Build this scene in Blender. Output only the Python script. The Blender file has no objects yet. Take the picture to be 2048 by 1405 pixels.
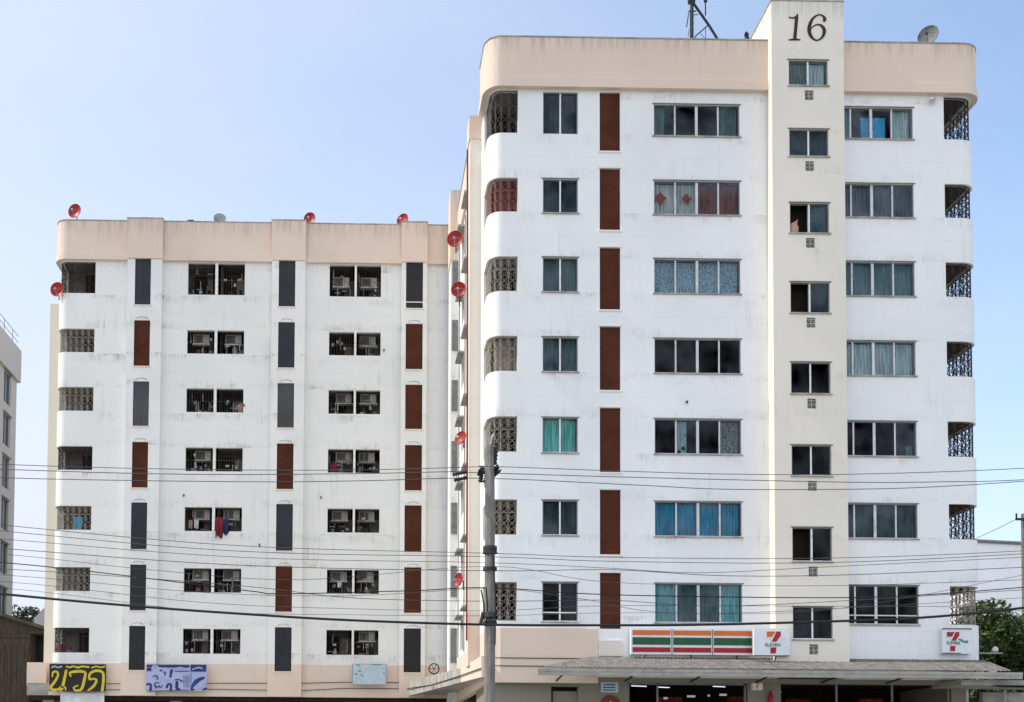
import bpy, math, random
from mathutils import Matrix, Vector
random.seed(16)
sc = bpy.context.scene
R = math.radians
# ------------------------------------------------------------------ camera
F_PX, PPX, PPY = 2400.0, 759.731, 1430.920
YAW, PITCH, ROLL = R(-0.86042), R(2.455237), R(-0.413514)
YR, YL = 40.0, 54.663                      # planes of the right and the left facade
CAM = Vector((0, 0, 1.7))
M3 = Matrix.Rotation(YAW, 3, 'Z') @ Matrix.Rotation(PITCH, 3, 'X') @ Matrix.Rotation(ROLL, 3, 'Y')
cam = bpy.data.cameras.new('camera'); co = bpy.data.objects.new('camera', cam); sc.collection.objects.link(co)
cx, cf, cu = M3.col[0], M3.col[1], M3.col[2]
mw = Matrix.Identity(4)
for i in range(3):
    mw[i][0], mw[i][1], mw[i][2], mw[i][3] = cx[i], cu[i], -cf[i], CAM[i]
co.matrix_world = mw
cam.sensor_width = 36; cam.lens = F_PX / 2048 * 36
cam.shift_x = (1024 - PPX) / 2048; cam.shift_y = (PPY - 702.5) / 2048
cam.clip_start = 0.5; cam.clip_end = 3000
sc.camera = co
# ------------------------------------------------------------------ sky and sun
SUN_EL, SUN_AZ = R(47), R(-1.6)            # from the left, almost in the plane of the facades
sdir = Vector((-math.cos(SUN_EL) * math.cos(SUN_AZ), math.cos(SUN_EL) * math.sin(SUN_AZ), math.sin(SUN_EL)))
w = bpy.data.worlds.new('World'); sc.world = w; w.use_nodes = True
nt = w.node_tree; nt.nodes.clear(); N = nt.nodes.new; L = nt.links.new
sky = N('ShaderNodeTexSky'); sky.sky_type = 'NISHITA'; sky.sun_disc = False
sky.sun_elevation = SUN_EL; sky.sun_rotation = math.atan2(sdir.x, sdir.y)
sky.altitude = 0; sky.air_density = 1.0; sky.dust_density = 1.2; sky.ozone_density = 1.6
tc = N('ShaderNodeTexCoord'); sep = N('ShaderNodeSeparateXYZ'); L(tc.outputs['Generated'], sep.inputs[0])
def wm(op, a, b=None, clamp=False):
    n = N('ShaderNodeMath'); n.operation = op; n.use_clamp = clamp
    for i, v in enumerate((a, b)):
        if v is None: continue
        if isinstance(v, (int, float)): n.inputs[i].default_value = v
        else: L(v, n.inputs[i])
    return n.outputs[0]
# thin high cloud veil: thicker low down and to the left
mp = N('ShaderNodeMapping'); mp.inputs['Scale'].default_value = (1.2, 1.2, 3.0); L(tc.outputs['Generated'], mp.inputs[0])
cn = N('ShaderNodeTexNoise'); cn.inputs['Scale'].default_value = 1.6; cn.inputs['Detail'].default_value = 7; cn.inputs['Roughness'].default_value = .6
L(mp.outputs[0], cn.inputs['Vector'])
low = wm('SUBTRACT', 1.0, wm('MULTIPLY', sep.outputs['Z'], 2.1), True)
puff = wm('SUBTRACT', cn.outputs['Fac'], .5)
veil = wm('ADD', wm('ADD', wm('MULTIPLY', low, 0.46), wm('MULTIPLY', sep.outputs['X'], -0.8)), wm('ADD', wm('MULTIPLY', puff, .5), 0.46), True)
gn = N('ShaderNodeVectorMath'); gn.operation = 'SCALE'; gn.inputs['Scale'].default_value = 1.32; L(sky.outputs[0], gn.inputs[0])
mx = N('ShaderNodeMixRGB'); L(veil, mx.inputs[0]); L(gn.outputs[0], mx.inputs[1]); mx.inputs[2].default_value = (3.9, 4.22, 4.68, 1)
# bright cloud added out of view behind the camera to brighten the facades
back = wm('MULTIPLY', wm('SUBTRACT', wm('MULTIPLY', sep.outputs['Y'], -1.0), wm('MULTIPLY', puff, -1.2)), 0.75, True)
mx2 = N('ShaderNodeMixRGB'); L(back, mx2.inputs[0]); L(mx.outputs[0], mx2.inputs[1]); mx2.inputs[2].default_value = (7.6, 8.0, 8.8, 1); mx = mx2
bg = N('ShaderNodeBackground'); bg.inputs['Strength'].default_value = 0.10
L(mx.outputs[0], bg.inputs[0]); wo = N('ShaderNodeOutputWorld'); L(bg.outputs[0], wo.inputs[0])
sl = bpy.data.lights.new('sun', 'SUN'); so = bpy.data.objects.new('sun', sl); sc.collection.objects.link(so)
sl.energy = 2.1; sl.angle = R(0.6); sl.color = (1.0, .93, .84)
so.rotation_euler = (-sdir).to_track_quat('-Z', 'Y').to_euler(); so.location = (-30, 20, 60)
sc.view_settings.view_transform = 'Standard'; sc.view_settings.look = 'None'
sc.view_settings.gamma = 1.0; sc.view_settings.exposure = 1.1
sc.render.film_transparent = False

def at(px, py, Y):
    d = M3 @ Vector(((px - PPX) / F_PX, 1.0, -(py - PPY) / F_PX))
    return d * (Y / d.y) + CAM

# ------------------------------------------------------------------ materials
def lin(c): return tuple(((v / 12.92) if v <= .04045 else ((v + .055) / 1.055) ** 2.4) for v in c)
def rgb(r, g, b): return lin((r / 255, g / 255, b / 255))
class NT:
    def __init__(s, name):
        s.m = bpy.data.materials.new(name); s.m.use_nodes = True; s.t = s.m.node_tree
        s.b = s.t.nodes['Principled BSDF']; s.out = s.t.nodes['Material Output']
    def n(s, t, **k):
        x = s.t.nodes.new('ShaderNode' + t)
        for a, v in k.items(): setattr(x, a, v)
        return x
    def l(s, a, b): s.t.links.new(a, b)
    def math(s, op, a, b=None, c=None, clamp=False):
        x = s.n('Math', operation=op, use_clamp=clamp)
        for i, v in enumerate((a, b, c)):
            if v is None: continue
            if isinstance(v, (int, float)): x.inputs[i].default_value = v
            else: s.l(v, x.inputs[i])
        return x.outputs[0]
    def ramp(s, v, lo, hi):
        x = s.n('MapRange', interpolation_type='SMOOTHSTEP'); s.l(v, x.inputs[0])
        x.inputs[1].default_value = lo; x.inputs[2].default_value = hi; return x.outputs[0]
    def mix(s, f, a, b, mode='MIX'):
        x = s.n('MixRGB', blend_type=mode)
        for i, v in enumerate((f, a, b)):
            if isinstance(v, (int, float)): x.inputs[i].default_value = v
            elif isinstance(v, tuple): x.inputs[i].default_value = (*v, 1)
            else: s.l(v, x.inputs[i])
        return x.outputs[0]
    def noise(s, vec, scale, detail=4, rough=.55, mapscale=None, loc=None):
        if mapscale or loc:
            mp = s.n('Mapping'); s.l(vec, mp.inputs[0])
            if mapscale: mp.inputs['Scale'].default_value = mapscale
            if loc: mp.inputs['Location'].default_value = loc
            vec = mp.outputs[0]
        x = s.n('TexNoise'); s.l(vec, x.inputs['Vector']); x.inputs['Scale'].default_value = scale
        x.inputs['Detail'].default_value = detail; x.inputs['Roughness'].default_value = rough
        return x.outputs['Fac']
    def bump(s, h, strength, dist=.02):
        x = s.n('Bump'); x.inputs['Strength'].default_value = strength; x.inputs['Distance'].default_value = dist
        s.l(h, x.inputs['Height']); s.l(x.outputs[0], s.b.inputs['Normal'])

def plaster(name, base, dirt=(.20, .19, .16), amt=1.0, rows=True, rough=.85, seams=True, edge=None):
    k = NT(name); g = k.n('NewGeometry'); P = g.outputs['Position']
    sp = k.n('SeparateXYZ'); k.l(P, sp.inputs[0]); z = sp.outputs['Z']
    big = k.noise(P, .22, 5, .6); med = k.noise(P, 1.4, 6, .65); st = k.noise(P, 1.0, 6, .7, (5.5, 5.5, .33)); sm = k.noise(P, 9, 4, .6)
    col = k.mix(k.ramp(big, .35, .7), base, tuple(c * .93 for c in base))
    warm = (base[0] * .97, base[1] * .94, base[2] * .86)
    col = k.mix(k.math('MULTIPLY', k.ramp(med, .5, .8), .5), col, warm)
    streak = k.math('MULTIPLY', k.ramp(st, .50, .82), k.ramp(k.noise(P, .5, 3, .5, None, (7, 3, 1)), .42, .68))
    fac = k.math('MULTIPLY', streak, .30 * amt)
    if rows:
        p = k.math('FRACT', k.math('DIVIDE', k.math('SUBTRACT', z, 4.07), 2.757))
        below = k.ramp(p, .80, .985)           # soot washed down under the sills
        above = k.math('MULTIPLY', k.ramp(p, .425, .44), k.math('SUBTRACT', 1.0, k.ramp(p, .44, .60)))
        msk = k.math('MAXIMUM', below, above)
        fine = k.noise(P, 1.0, 6, .75, (14, 14, .8)); cloud = k.noise(P, 1.6, 6, .7, (1, 1, 1.6), (5, 5, 5))
        soot = k.math('MULTIPLY', k.math('MULTIPLY', k.ramp(k.math('ADD', k.math('MULTIPLY', fine, .5), k.math('MULTIPLY', cloud, .5)), .44, .68), msk), k.ramp(k.noise(P, .7, 4, .6, None, (2, 9, 4)), .38, .66))
        fac = k.math('ADD', fac, k.math('MULTIPLY', soot, .50 * amt))
        if seams:
            ln = k.math('COMPARE', p, .70, .0022)
            ln = k.math('MULTIPLY', ln, k.ramp(med, .38, .6))
            fac = k.math('ADD', fac, k.math('MULTIPLY', ln, .22))
    if edge:
        e_ = k.ramp(z, edge - .8, edge + .02)
        fac = k.math('ADD', fac, k.math('MULTIPLY', k.math('MULTIPLY', e_, k.ramp(st, .38, .70)), .55))
    sp2 = k.ramp(k.noise(P, 5.5, 5, .75, None, (1, 5, 2)), .70, .78)
    fac = k.math('ADD', fac, k.math('MULTIPLY', sp2, .38 * amt), clamp=True)
    col = k.mix(fac, col, dirt)
    k.l(col, k.b.inputs['Base Color']); k.b.inputs['Roughness'].default_value = rough
    k.b.inputs['Specular IOR Level'].default_value = .25
    k.bump(k.math('ADD', sm, k.math('MULTIPLY', k.noise(P, 40, 3), .4)), .18, .02)
    return k.m
def simple(name, c, rough=.6, metal=0, var=.12, scale=4, spec=.3, bump=0, mapscale=None, dirt=0):
    k = NT(name); g = k.n('NewGeometry'); P = g.outputs['Position']
    n = k.noise(P, scale, 5, .6, mapscale)
    col = k.mix(k.ramp(n, .3, .7), tuple(v * (1 - var) for v in c), tuple(min(1, v * (1 + var)) for v in c))
    if dirt:
        col = k.mix(k.math('MULTIPLY', k.ramp(k.noise(P, scale * .6, 6, .7, None, (3, 1, 7)), .52, .7), dirt), col, (.12, .10, .08))
    k.l(col, k.b.inputs['Base Color']); k.b.inputs['Roughness'].default_value = rough; k.b.inputs['Metallic'].default_value = metal
    k.b.inputs['Specular IOR Level'].default_value = spec
    if bump: k.bump(n, bump, .02)
    return k.m
def glassmat(name, tint, ior=1.45, boost=1.0):
    k = NT(name); k.t.nodes.remove(k.b)
    tr = k.n('BsdfTransparent'); tr.inputs[0].default_value = (*tint, 1)
    gl = k.n('BsdfGlossy'); gl.inputs['Roughness'].default_value = .04; gl.inputs['Color'].default_value = (.9, .95, 1, 1)
    fr = k.n('Fresnel'); fr.inputs['IOR'].default_value = ior
    ge = k.n('NewGeometry'); nz = k.noise(ge.outputs['Position'], 1.1, 3)
    bp = k.n('Bump'); bp.inputs['Strength'].default_value = .05; bp.inputs['Distance'].default_value = .05; k.l(nz, bp.inputs['Height']); k.l(bp.outputs[0], gl.inputs['Normal'])
    mi = k.n('MixShader'); k.l(k.math('MULTIPLY', fr.outputs[0], k.math('MULTIPLY', k.ramp(k.noise(ge.outputs['Position'], .8, 3), .3, .7), boost * 2), clamp=True), mi.inputs[0]); k.l(tr.outputs[0], mi.inputs[1]); k.l(gl.outputs[0], mi.inputs[2])
    k.l(mi.outputs[0], k.out.inputs[0]); return k.m
def curtain(name, c, pattern=None, c2=None):
    k = NT(name); g = k.n('NewGeometry'); P = g.outputs['Position']
    n = k.noise(P, 3, 3, .5, (6, 6, .4))
    col = k.mix(k.ramp(n, .35, .65), tuple(v * .55 for v in c), tuple(min(1, v * 1.1) for v in c))  # vertical bands: fold shading put into the cloth colour
    if pattern == 'swirl':
        d = k.noise(P, 4.5, 3, .6); d = k.math('ABSOLUTE', k.math('SINE', k.math('MULTIPLY', d, 26)))
        col = k.mix(k.ramp(d, .35, .8), col, c2)
    if pattern == 'spots':
        v = k.n('TexVoronoi'); k.l(P, v.inputs['Vector']); v.inputs['Scale'].default_value = 3.2
        col = k.mix(k.math('LESS_THAN', v.outputs['Distance'], .22), col, c2)
    k.l(col, k.b.inputs['Base Color']); k.b.inputs['Roughness'].default_value = .9
    return k.m
def emis(name, c, s):
    k = NT(name); k.b.inputs['Base Color'].default_value = (*c, 1); k.b.inputs['Emission Color'].default_value = (*c, 1); k.b.inputs['Emission Strength'].default_value = s
    return k.m

M = {}
M['wall_r'] = plaster('white_paint', (.775, .78, .775), amt=1.15)
M['wall_l'] = plaster('weathered_white_paint', (.735, .735, .71), amt=1.6)
M['peach'] = plaster('peach_paint', (.68, .555, .46), (.30, .24, .19), .8, rows=False, edge=26.7)
M['cream'] = plaster('cream_paint', (.73, .685, .60), (.30, .28, .22), .8, rows=True, seams=False, edge=27.8)
M['cream2'] = plaster('stained_cream', (.68, .63, .53), (.28, .24, .18), 1.3, rows=False)
M['brown'] = simple('brown_louver', (.082, .026, .014), .7, var=.18, scale=1.2, spec=.1)
M['slate'] = simple('dark_panel_glass', (.021, .024, .030), .4, var=.25, scale=.8, spec=.2)
M['slate2'] = simple('grey_panel_glass', (.055, .058, .060), .4, var=.2, scale=.8, spec=.2)
M['black'] = simple('black_panel', (.010, .009, .010), .4, var=.3, scale=.8)
M['alu'] = simple('aluminium_frame', (.55, .55, .54), .5, .25, var=.1, dirt=.3)
M['frame_dark'] = simple('grey_window_edge', (.16, .17, .17), .6, var=.2, dirt=.2)
M['white_mullion'] = simple('white_mullion', (.74, .73, .70), .7, dirt=.25, scale=6)
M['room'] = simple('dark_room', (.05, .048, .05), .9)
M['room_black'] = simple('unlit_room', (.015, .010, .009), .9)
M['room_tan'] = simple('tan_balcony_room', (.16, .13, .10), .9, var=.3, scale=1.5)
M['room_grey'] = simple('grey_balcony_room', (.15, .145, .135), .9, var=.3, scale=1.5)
M['iron_tan'] = simple('taupe_ironwork', (.29, .255, .215), .7, var=.2)
M['iron_mid'] = simple('brown_grey_ironwork', (.085, .075, .065), .7, var=.3)
M['iron_dark'] = simple('dark_ironwork', (.03, .022, .02), .7, var=.3)
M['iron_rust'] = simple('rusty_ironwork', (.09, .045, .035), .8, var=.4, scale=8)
M['glass'] = glassmat('window_glass', (.62, .70, .72), 1.42, .45)
M['glass_dark'] = glassmat('tinted_glass', (.20, .23, .27), 1.45, .32)
M['glass_clear'] = glassmat('clear_glass', (.84, .89, .90), 1.4, .45)
M['ac'] = simple('yellowed_white_casing', (.42, .41, .38), .6, var=.12, dirt=.35, scale=6)
M['ac_dark'] = simple('dark_fan_backing', (.03, .03, .032), .7)  # near-black, behind the fan bars and among the clutter
M['red'] = simple('red_dish_paint', (.33, .020, .022), .45, var=.15, scale=5, dirt=.2)
M['grey_metal'] = simple('galvanised_metal', (.30, .31, .31), .5, .5, var=.15)
M['dark_metal'] = simple('dark_steel', (.035, .04, .045), .6, .4, var=.2)
M['concrete'] = simple('concrete', (.18, .17, .155), .9, var=.22, scale=3, bump=.2, dirt=.5, mapscale=(3, 3, .6))
M['concrete_d'] = simple('stained_concrete', (.33, .32, .30), .9, var=.25, scale=2, bump=.2, dirt=.7)
M['asphalt'] = simple('worn_concrete_road', (.27, .26, .24), .95, var=.2, scale=5, bump=.3)
M['pave'] = simple('pavement', (.36, .35, .32), .9, var=.15, scale=2)
M['ground'] = simple('bare_ground', (.27, .25, .21), .95, var=.2, scale=.3)
M['paint_w'] = simple('road_paint', (.7, .7, .68), .8)
M['wire'] = simple('black_cable', (.012, .012, .013), .7)
M['wire_g'] = simple('grey_cable', (.06, .06, .065), .7)
M['pipe_red'] = simple('dull_red_pipe', (.16, .022, .020), .6, var=.2)
M['roofing'] = simple('grey_fibre_cement', (.17, .158, .145), .9, var=.3, scale=5, dirt=.8)
M['gutter'] = simple('pale_gutter', (.31, .30, .27), .7, var=.15, dirt=.45, mapscale=(.6, 1, 1))
M['shopwall'] = plaster('dirty_beige_wall', (.22, .205, .165), (.10, .09, .07), 1.6, rows=False)
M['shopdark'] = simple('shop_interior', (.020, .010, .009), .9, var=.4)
M['shopred'] = simple('shop_goods', (.10, .018, .014), .8, var=.8, scale=6)
M['s_white'] = simple('sign_white', (.66, .70, .72), .4, var=.05)
M['s_orange'] = simple('sign_orange', (.62, .13, .02), .4, var=.06)
M['s_green'] = simple('sign_green', (.012, .085, .03), .4, var=.1)
M['s_red'] = simple('sign_red', (.33, .008, .014), .4, var=.06)
M['s_teal'] = simple('sign_teal', (.08, .25, .20), .5)
M['s_black'] = simple('sign_black', (.014, .011, .008), .5)
M['s_yellow'] = simple('sign_yellow', (.55, .43, .03), .5, var=.1, scale=6)
M['s_navy'] = simple('banner_navy', (.018, .035, .14), .6, var=.3, scale=3)
M['s_lilac'] = simple('banner_lilac', (.34, .37, .56), .6, var=.12, scale=3)
M['s_pale'] = simple('board_pale_blue', (.42, .52, .58), .5, var=.1, scale=5)
M['cloth_white'] = simple('white_cloth', (.55, .57, .60), .9, var=.08)
M['cloth_red'] = simple('maroon_cloth', (.16, .015, .03), .9, var=.3)
M['cloth_blue'] = simple('navy_cloth', (.02, .03, .10), .9, var=.3)
M['cloth_pink'] = simple('pinkish_cloth', (.45, .26, .21), .9, var=.1)
M['cloth_teal'] = simple('blue_cloth', (.05, .36, .60), .9, var=.2)
M['beige_bldg'] = plaster('grimy_beige', (.66, .57, .48), (.16, .13, .10), 1.6, rows=False)
M['far_white'] = plaster('far_grey_white', (.84, .83, .84), (.3, .3, .3), .8, rows=False)
M['wood'] = simple('dark_timber', (.055, .042, .032), .9, var=.4, scale=3, mapscale=(4, 4, .4))
M['shedroof'] = simple('mossy_roof', (.075, .075, .055), .9, var=.35, scale=2)
M['bark'] = simple('bark', (.08, .06, .045), .95, var=.3)
M['tube'] = emis('fluorescent_tube', (.9, .95, 1.0), .45)
def leafmat(name, c1, c2):
    k = NT(name); g = k.n('NewGeometry'); n = k.noise(g.outputs['Position'], .9, 3)
    rn = g.outputs['Random Per Island']
    col = k.mix(k.math('MULTIPLY', k.math('ADD', rn, n), .55, clamp=True), c1, c2); k.l(col, k.b.inputs['Base Color']); k.b.inputs['Roughness'].default_value = .6
    tl = k.n('BsdfTranslucent'); k.l(col, tl.inputs[0]); mi = k.n('MixShader'); mi.inputs[0].default_value = .3
    k.l(k.b.outputs[0], mi.inputs[1]); k.l(tl.outputs[0], mi.inputs[2]); k.l(mi.outputs[0], k.out.inputs[0]); return k.m
M['leaf'] = leafmat('leaves', (.015, .038, .008), (.085, .125, .025))
M['leaf_d'] = leafmat('dark_leaves', (.012, .03, .008), (.045, .085, .02))
CUR = {
 'greenwhite': curtain('pale_green_curtain', (.42, .48, .44)), 'whitered': curtain('white_curtain', (.60, .58, .54)),
 'maroon': curtain('maroon_curtain', (.26, .085, .07)), 'lace': curtain('patterned_blue_curtain', (.16, .24, .30), 'swirl', (.42, .52, .60)),
 'whiteblue': curtain('spotted_white_curtain', (.45, .55, .60), 'spots', (.02, .04, .07)), 'lattice': curtain('grey_lattice_curtain', (.08, .08, .07), 'swirl', (.32, .33, .30)),
 'azure': curtain('azure_curtain', (.03, .30, .48)), 'aqua': curtain('aqua_curtain', (.20, .50, .54)), 'darkgreen': curtain('dark_green_curtain', (.06, .13, .13)),
 'purplegrey': curtain('purple_grey_curtain', (.17, .17, .22)), 'tealdark': curtain('dark_teal_curtain', (.10, .22, .24)), 'palegrey': curtain('pale_grey_curtain', (.55, .62, .64)),
 'greygreen': curtain('grey_green_curtain', (.22, .26, .25)), 'slate': curtain('slate_curtain', (.085, .10, .13)), 'tealgrey': curtain('teal_grey_curtain', (.24, .33, .34)),
 'mint': curtain('mint_curtain', (.20, .62, .56)), 'charcoal': curtain('charcoal_curtain', (.035, .045, .05)), 'olive': curtain('olive_grey_curtain', (.20, .21, .19)),
}

# ------------------------------------------------------------------ mesh builder
WLOC = {}
class MB:
    def __init__(s): s.v = []; s.f = []; s.m = []
    def face(s, pts, mi=0):
        b = len(s.v); s.v += [tuple(p) for p in pts]; s.f.append(tuple(range(b, b + len(pts)))); s.m.append(mi)
    def box(s, x0, y0, z0, x1, y1, z1, mi=0):
        b = len(s.v)
        s.v += [(x, y, z) for z in (z0, z1) for x, y in ((x0, y0), (x1, y0), (x1, y1), (x0, y1))]
        for q in ((3, 2, 1, 0), (4, 5, 6, 7), (0, 1, 5, 4), (1, 2, 6, 5), (2, 3, 7, 6), (3, 0, 4, 7)):
            s.f.append(tuple(b + i for i in q)); s.m.append(mi)
        return s
    def room(s, x0, y0, z0, x1, y1, z1, mi=0, front=False):   # box open at the y0 side, faces inwards
        s.face([(x0, y1, z0), (x0, y1, z1), (x1, y1, z1), (x1, y1, z0)][::-1], mi)
        s.face([(x0, y0, z0), (x0, y1, z0), (x1, y1, z0), (x1, y0, z0)], mi)
        s.face([(x0, y0, z1), (x1, y0, z1), (x1, y1, z1), (x0, y1, z1)], mi)
        s.face([(x0, y0, z0), (x0, y0, z1), (x0, y1, z1), (x0, y1, z0)], mi)
        s.face([(x1, y0, z0), (x1, y1, z0), (x1, y1, z1), (x1, y0, z1)], mi)
        return s
    def tube(s, pts, r, n=5, mi=0, cap=True):
        pts = [Vector(p) for p in pts]; rings = []
        up = Vector((0, 0, 1))
        for i, p in enumerate(pts):
            t = (pts[min(i + 1, len(pts) - 1)] - pts[max(i - 1, 0)]).normalized()
            a = t.cross(up)
            if a.length < .05: a = t.cross(Vector((0, 1, 0)))
            a.normalize(); b_ = t.cross(a)
            rr = r[i] if isinstance(r, (list, tuple)) else r
            base = len(s.v); rings.append(base)
            for k in range(n):
                an = 2 * math.pi * k / n; s.v.append(tuple(p + a * (rr * math.cos(an)) + b_ * (rr * math.sin(an))))
        for i in range(len(rings) - 1):
            for k in range(n):
                a, b_ = rings[i], rings[i + 1]; s.f.append((a + k, a + (k + 1) % n, b_ + (k + 1) % n, b_ + k)); s.m.append(mi)
        if cap:
            s.f.append(tuple(rings[0] + k for k in range(n))[::-1]); s.m.append(mi)
            s.f.append(tuple(rings[-1] + k for k in range(n))); s.m.append(mi)
        return s
    def cyl(s, c, axis, r, h, n=16, mi=0, r2=None):
        c = Vector(c); ax = Vector(axis).normalized(); return s.tube([c, c + ax * h], [r, r if r2 is None else r2], n, mi)
    def prism(s, poly, y0, y1, mi=0):      # poly in XZ, counter-clockwise seen from -Y
        n = len(poly); b = len(s.v)
        s.v += [(x, y0, z) for x, z in poly] + [(x, y1, z) for x, z in poly]
        s.f.append(tuple(b + i for i in range(n))); s.m.append(mi)
        s.f.append(tuple(b + n + i for i in range(n))[::-1]); s.m.append(mi)
        for i in range(n):
            j = (i + 1) % n; s.f.append((b + j, b + i, b + n + i, b + n + j)); s.m.append(mi)
        return s
    def build(s, name, mats, parent=None, smooth=False):
        if not s.v: return None
        mats = mats if isinstance(mats, (list, tuple)) else [mats]
        lo = [min(v[i] for v in s.v) for i in range(3)]; hi = [max(v[i] for v in s.v) for i in range(3)]
        c = Vector(((lo[0] + hi[0]) / 2, (lo[1] + hi[1]) / 2, lo[2]))
        me = bpy.data.meshes.new(name); me.from_pydata([tuple(Vector(v) - c) for v in s.v], [], s.f)
        for m_ in mats: me.materials.append(M[m_] if isinstance(m_, str) else m_)
        me.polygons.foreach_set('material_index', s.m)
        if smooth: me.polygons.foreach_set('use_smooth', [True] * len(me.polygons))
        me.update()
        o = bpy.data.objects.new(name, me); sc.collection.objects.link(o)
        WLOC[o.name] = c
        if parent is not None: o.parent = parent; o.location = c - WLOC[parent.name]
        else: o.location = c
        return o
def root(name, loc, label=None, cat=None, group=None, kind=None):
    o = bpy.data.objects.new(name, None); sc.collection.objects.link(o); o.location = loc; o.empty_display_size = .2
    WLOC[o.name] = Vector(loc); return tag(o, label, cat, group, kind)
def tag(o, label=None, cat=None, group=None, kind=None):
    if label: o['label'] = label
    if cat: o['category'] = cat
    if group: o['group'] = group
    if kind: o['kind'] = kind
    return o
def copy_tree(o, delta, parent=None):
    c = o.copy(); sc.collection.objects.link(c); WLOC[c.name] = WLOC[o.name] + delta
    if parent is not None: c.parent = parent
    else: c.location = o.location + delta
    for ch in o.children: copy_tree(ch, delta, c)
    return c

def normals(pts):
    ns = []
    for i in range(len(pts)):
        ds = []
        if i > 0: ds.append((pts[i][0] - pts[i - 1][0], pts[i][1] - pts[i - 1][1]))
        if i < len(pts) - 1: ds.append((pts[i + 1][0] - pts[i][0], pts[i + 1][1] - pts[i][1]))
        nn = []
        for d in ds:
            l_ = math.hypot(*d); nn.append((d[1] / l_, -d[0] / l_))
        if len(nn) == 1: ns.append(nn[0])
        else:
            sx, sy = nn[0][0] + nn[1][0], nn[0][1] + nn[1][1]; q = max(.35, (1 + nn[0][0] * nn[1][0] + nn[0][1] * nn[1][1]))
            ns.append((sx / q, sy / q))
    return ns
class Path:      # plan outline walked with the outside on the right hand
    def __init__(s, pts):
        s.p = pts; s.s = [0]
        for a, b in zip(pts, pts[1:]): s.s.append(s.s[-1] + math.hypot(b[0] - a[0], b[1] - a[1]))
    def xy(s, t):
        for i in range(len(s.p) - 1):
            if t <= s.s[i + 1] + 1e-9 or i == len(s.p) - 2:
                u = (t - s.s[i]) / (s.s[i + 1] - s.s[i]); a, b = s.p[i], s.p[i + 1]
                return (a[0] + (b[0] - a[0]) * u, a[1] + (b[1] - a[1]) * u)
    def at_x(s, x, y):       # parameter of a point on a straight stretch of constant y
        for i in range(len(s.p) - 1):
            a, b = s.p[i], s.p[i + 1]
            if abs(a[1] - y) < 1e-6 and abs(b[1] - y) < 1e-6 and min(a[0], b[0]) - 1e-6 <= x <= max(a[0], b[0]) + 1e-6: return s.s[i] + abs(x - a[0])
        raise ValueError((x, y))
    def at_y(s, y, x):
        for i in range(len(s.p) - 1):
            a, b = s.p[i], s.p[i + 1]
            if abs(a[0] - x) < 1e-6 and abs(b[0] - x) < 1e-6 and min(a[1], b[1]) - 1e-6 <= y <= max(a[1], b[1]) + 1e-6: return s.s[i] + abs(y - a[1])
        raise ValueError((x, y))
def path_wall(path, z0, z1, holes, thick, mb=None, mi=0):
    mb = mb or MB(); cuts = sorted(set([round(x, 4) for x in path.s] + [round(h[i], 4) for h in holes for i in (0, 1)]))
    zc = sorted(set([z0, z1] + [h[i] for h in holes for i in (2, 3) if z0 < h[i] < z1]))
    pts = [path.xy(t) for t in cuts]; ns = normals(pts)
    inn = [(p[0] - n[0] * thick, p[1] - n[1] * thick) for p, n in zip(pts, ns)]
    def solid(i, j):
        if i < 0 or j < 0 or i >= len(cuts) - 1 or j >= len(zc) - 1: return False
        sm, zm = (cuts[i] + cuts[i + 1]) / 2, (zc[j] + zc[j + 1]) / 2
        return not any(h[0] < sm < h[1] and h[2] < zm < h[3] for h in holes)
    for i in range(len(cuts) - 1):
        for j in range(len(zc) - 1):
            if not solid(i, j): continue
            a, b, A, B = pts[i], pts[i + 1], inn[i], inn[i + 1]; l_, h_ = zc[j], zc[j + 1]
            mb.face([(*a, l_), (*b, l_), (*b, h_), (*a, h_)], mi); mb.face([(*B, l_), (*A, l_), (*A, h_), (*B, h_)], mi)
            if not solid(i - 1, j): mb.face([(*A, l_), (*a, l_), (*a, h_), (*A, h_)], mi)
            if not solid(i + 1, j): mb.face([(*b, l_), (*B, l_), (*B, h_), (*b, h_)], mi)
            if not solid(i, j - 1): mb.face([(*A, l_), (*B, l_), (*b, l_), (*a, l_)], mi)
            if not solid(i, j + 1): mb.face([(*a, h_), (*b, h_), (*B, h_), (*A, h_)], mi)
    return mb
def arc(cx_, cy_, rx, ry, a0, a1, n=8):
    return [(cx_ + rx * math.cos(R(a0 + (a1 - a0) * k / n)), cy_ + ry * math.sin(R(a0 + (a1 - a0) * k / n))) for k in range(n + 1)]

# window rows shared by both blocks (tops and sills), top storey first
ZT = [24.43, 21.76, 19.04, 16.29, 13.53, 10.71, 7.93]
ZB = [23.33, 20.59, 17.86, 15.11, 12.34, 9.53, 6.61]
ROW = ['top', 'second', 'third', 'fourth', 'fifth', 'sixth', 'lowest']

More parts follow.
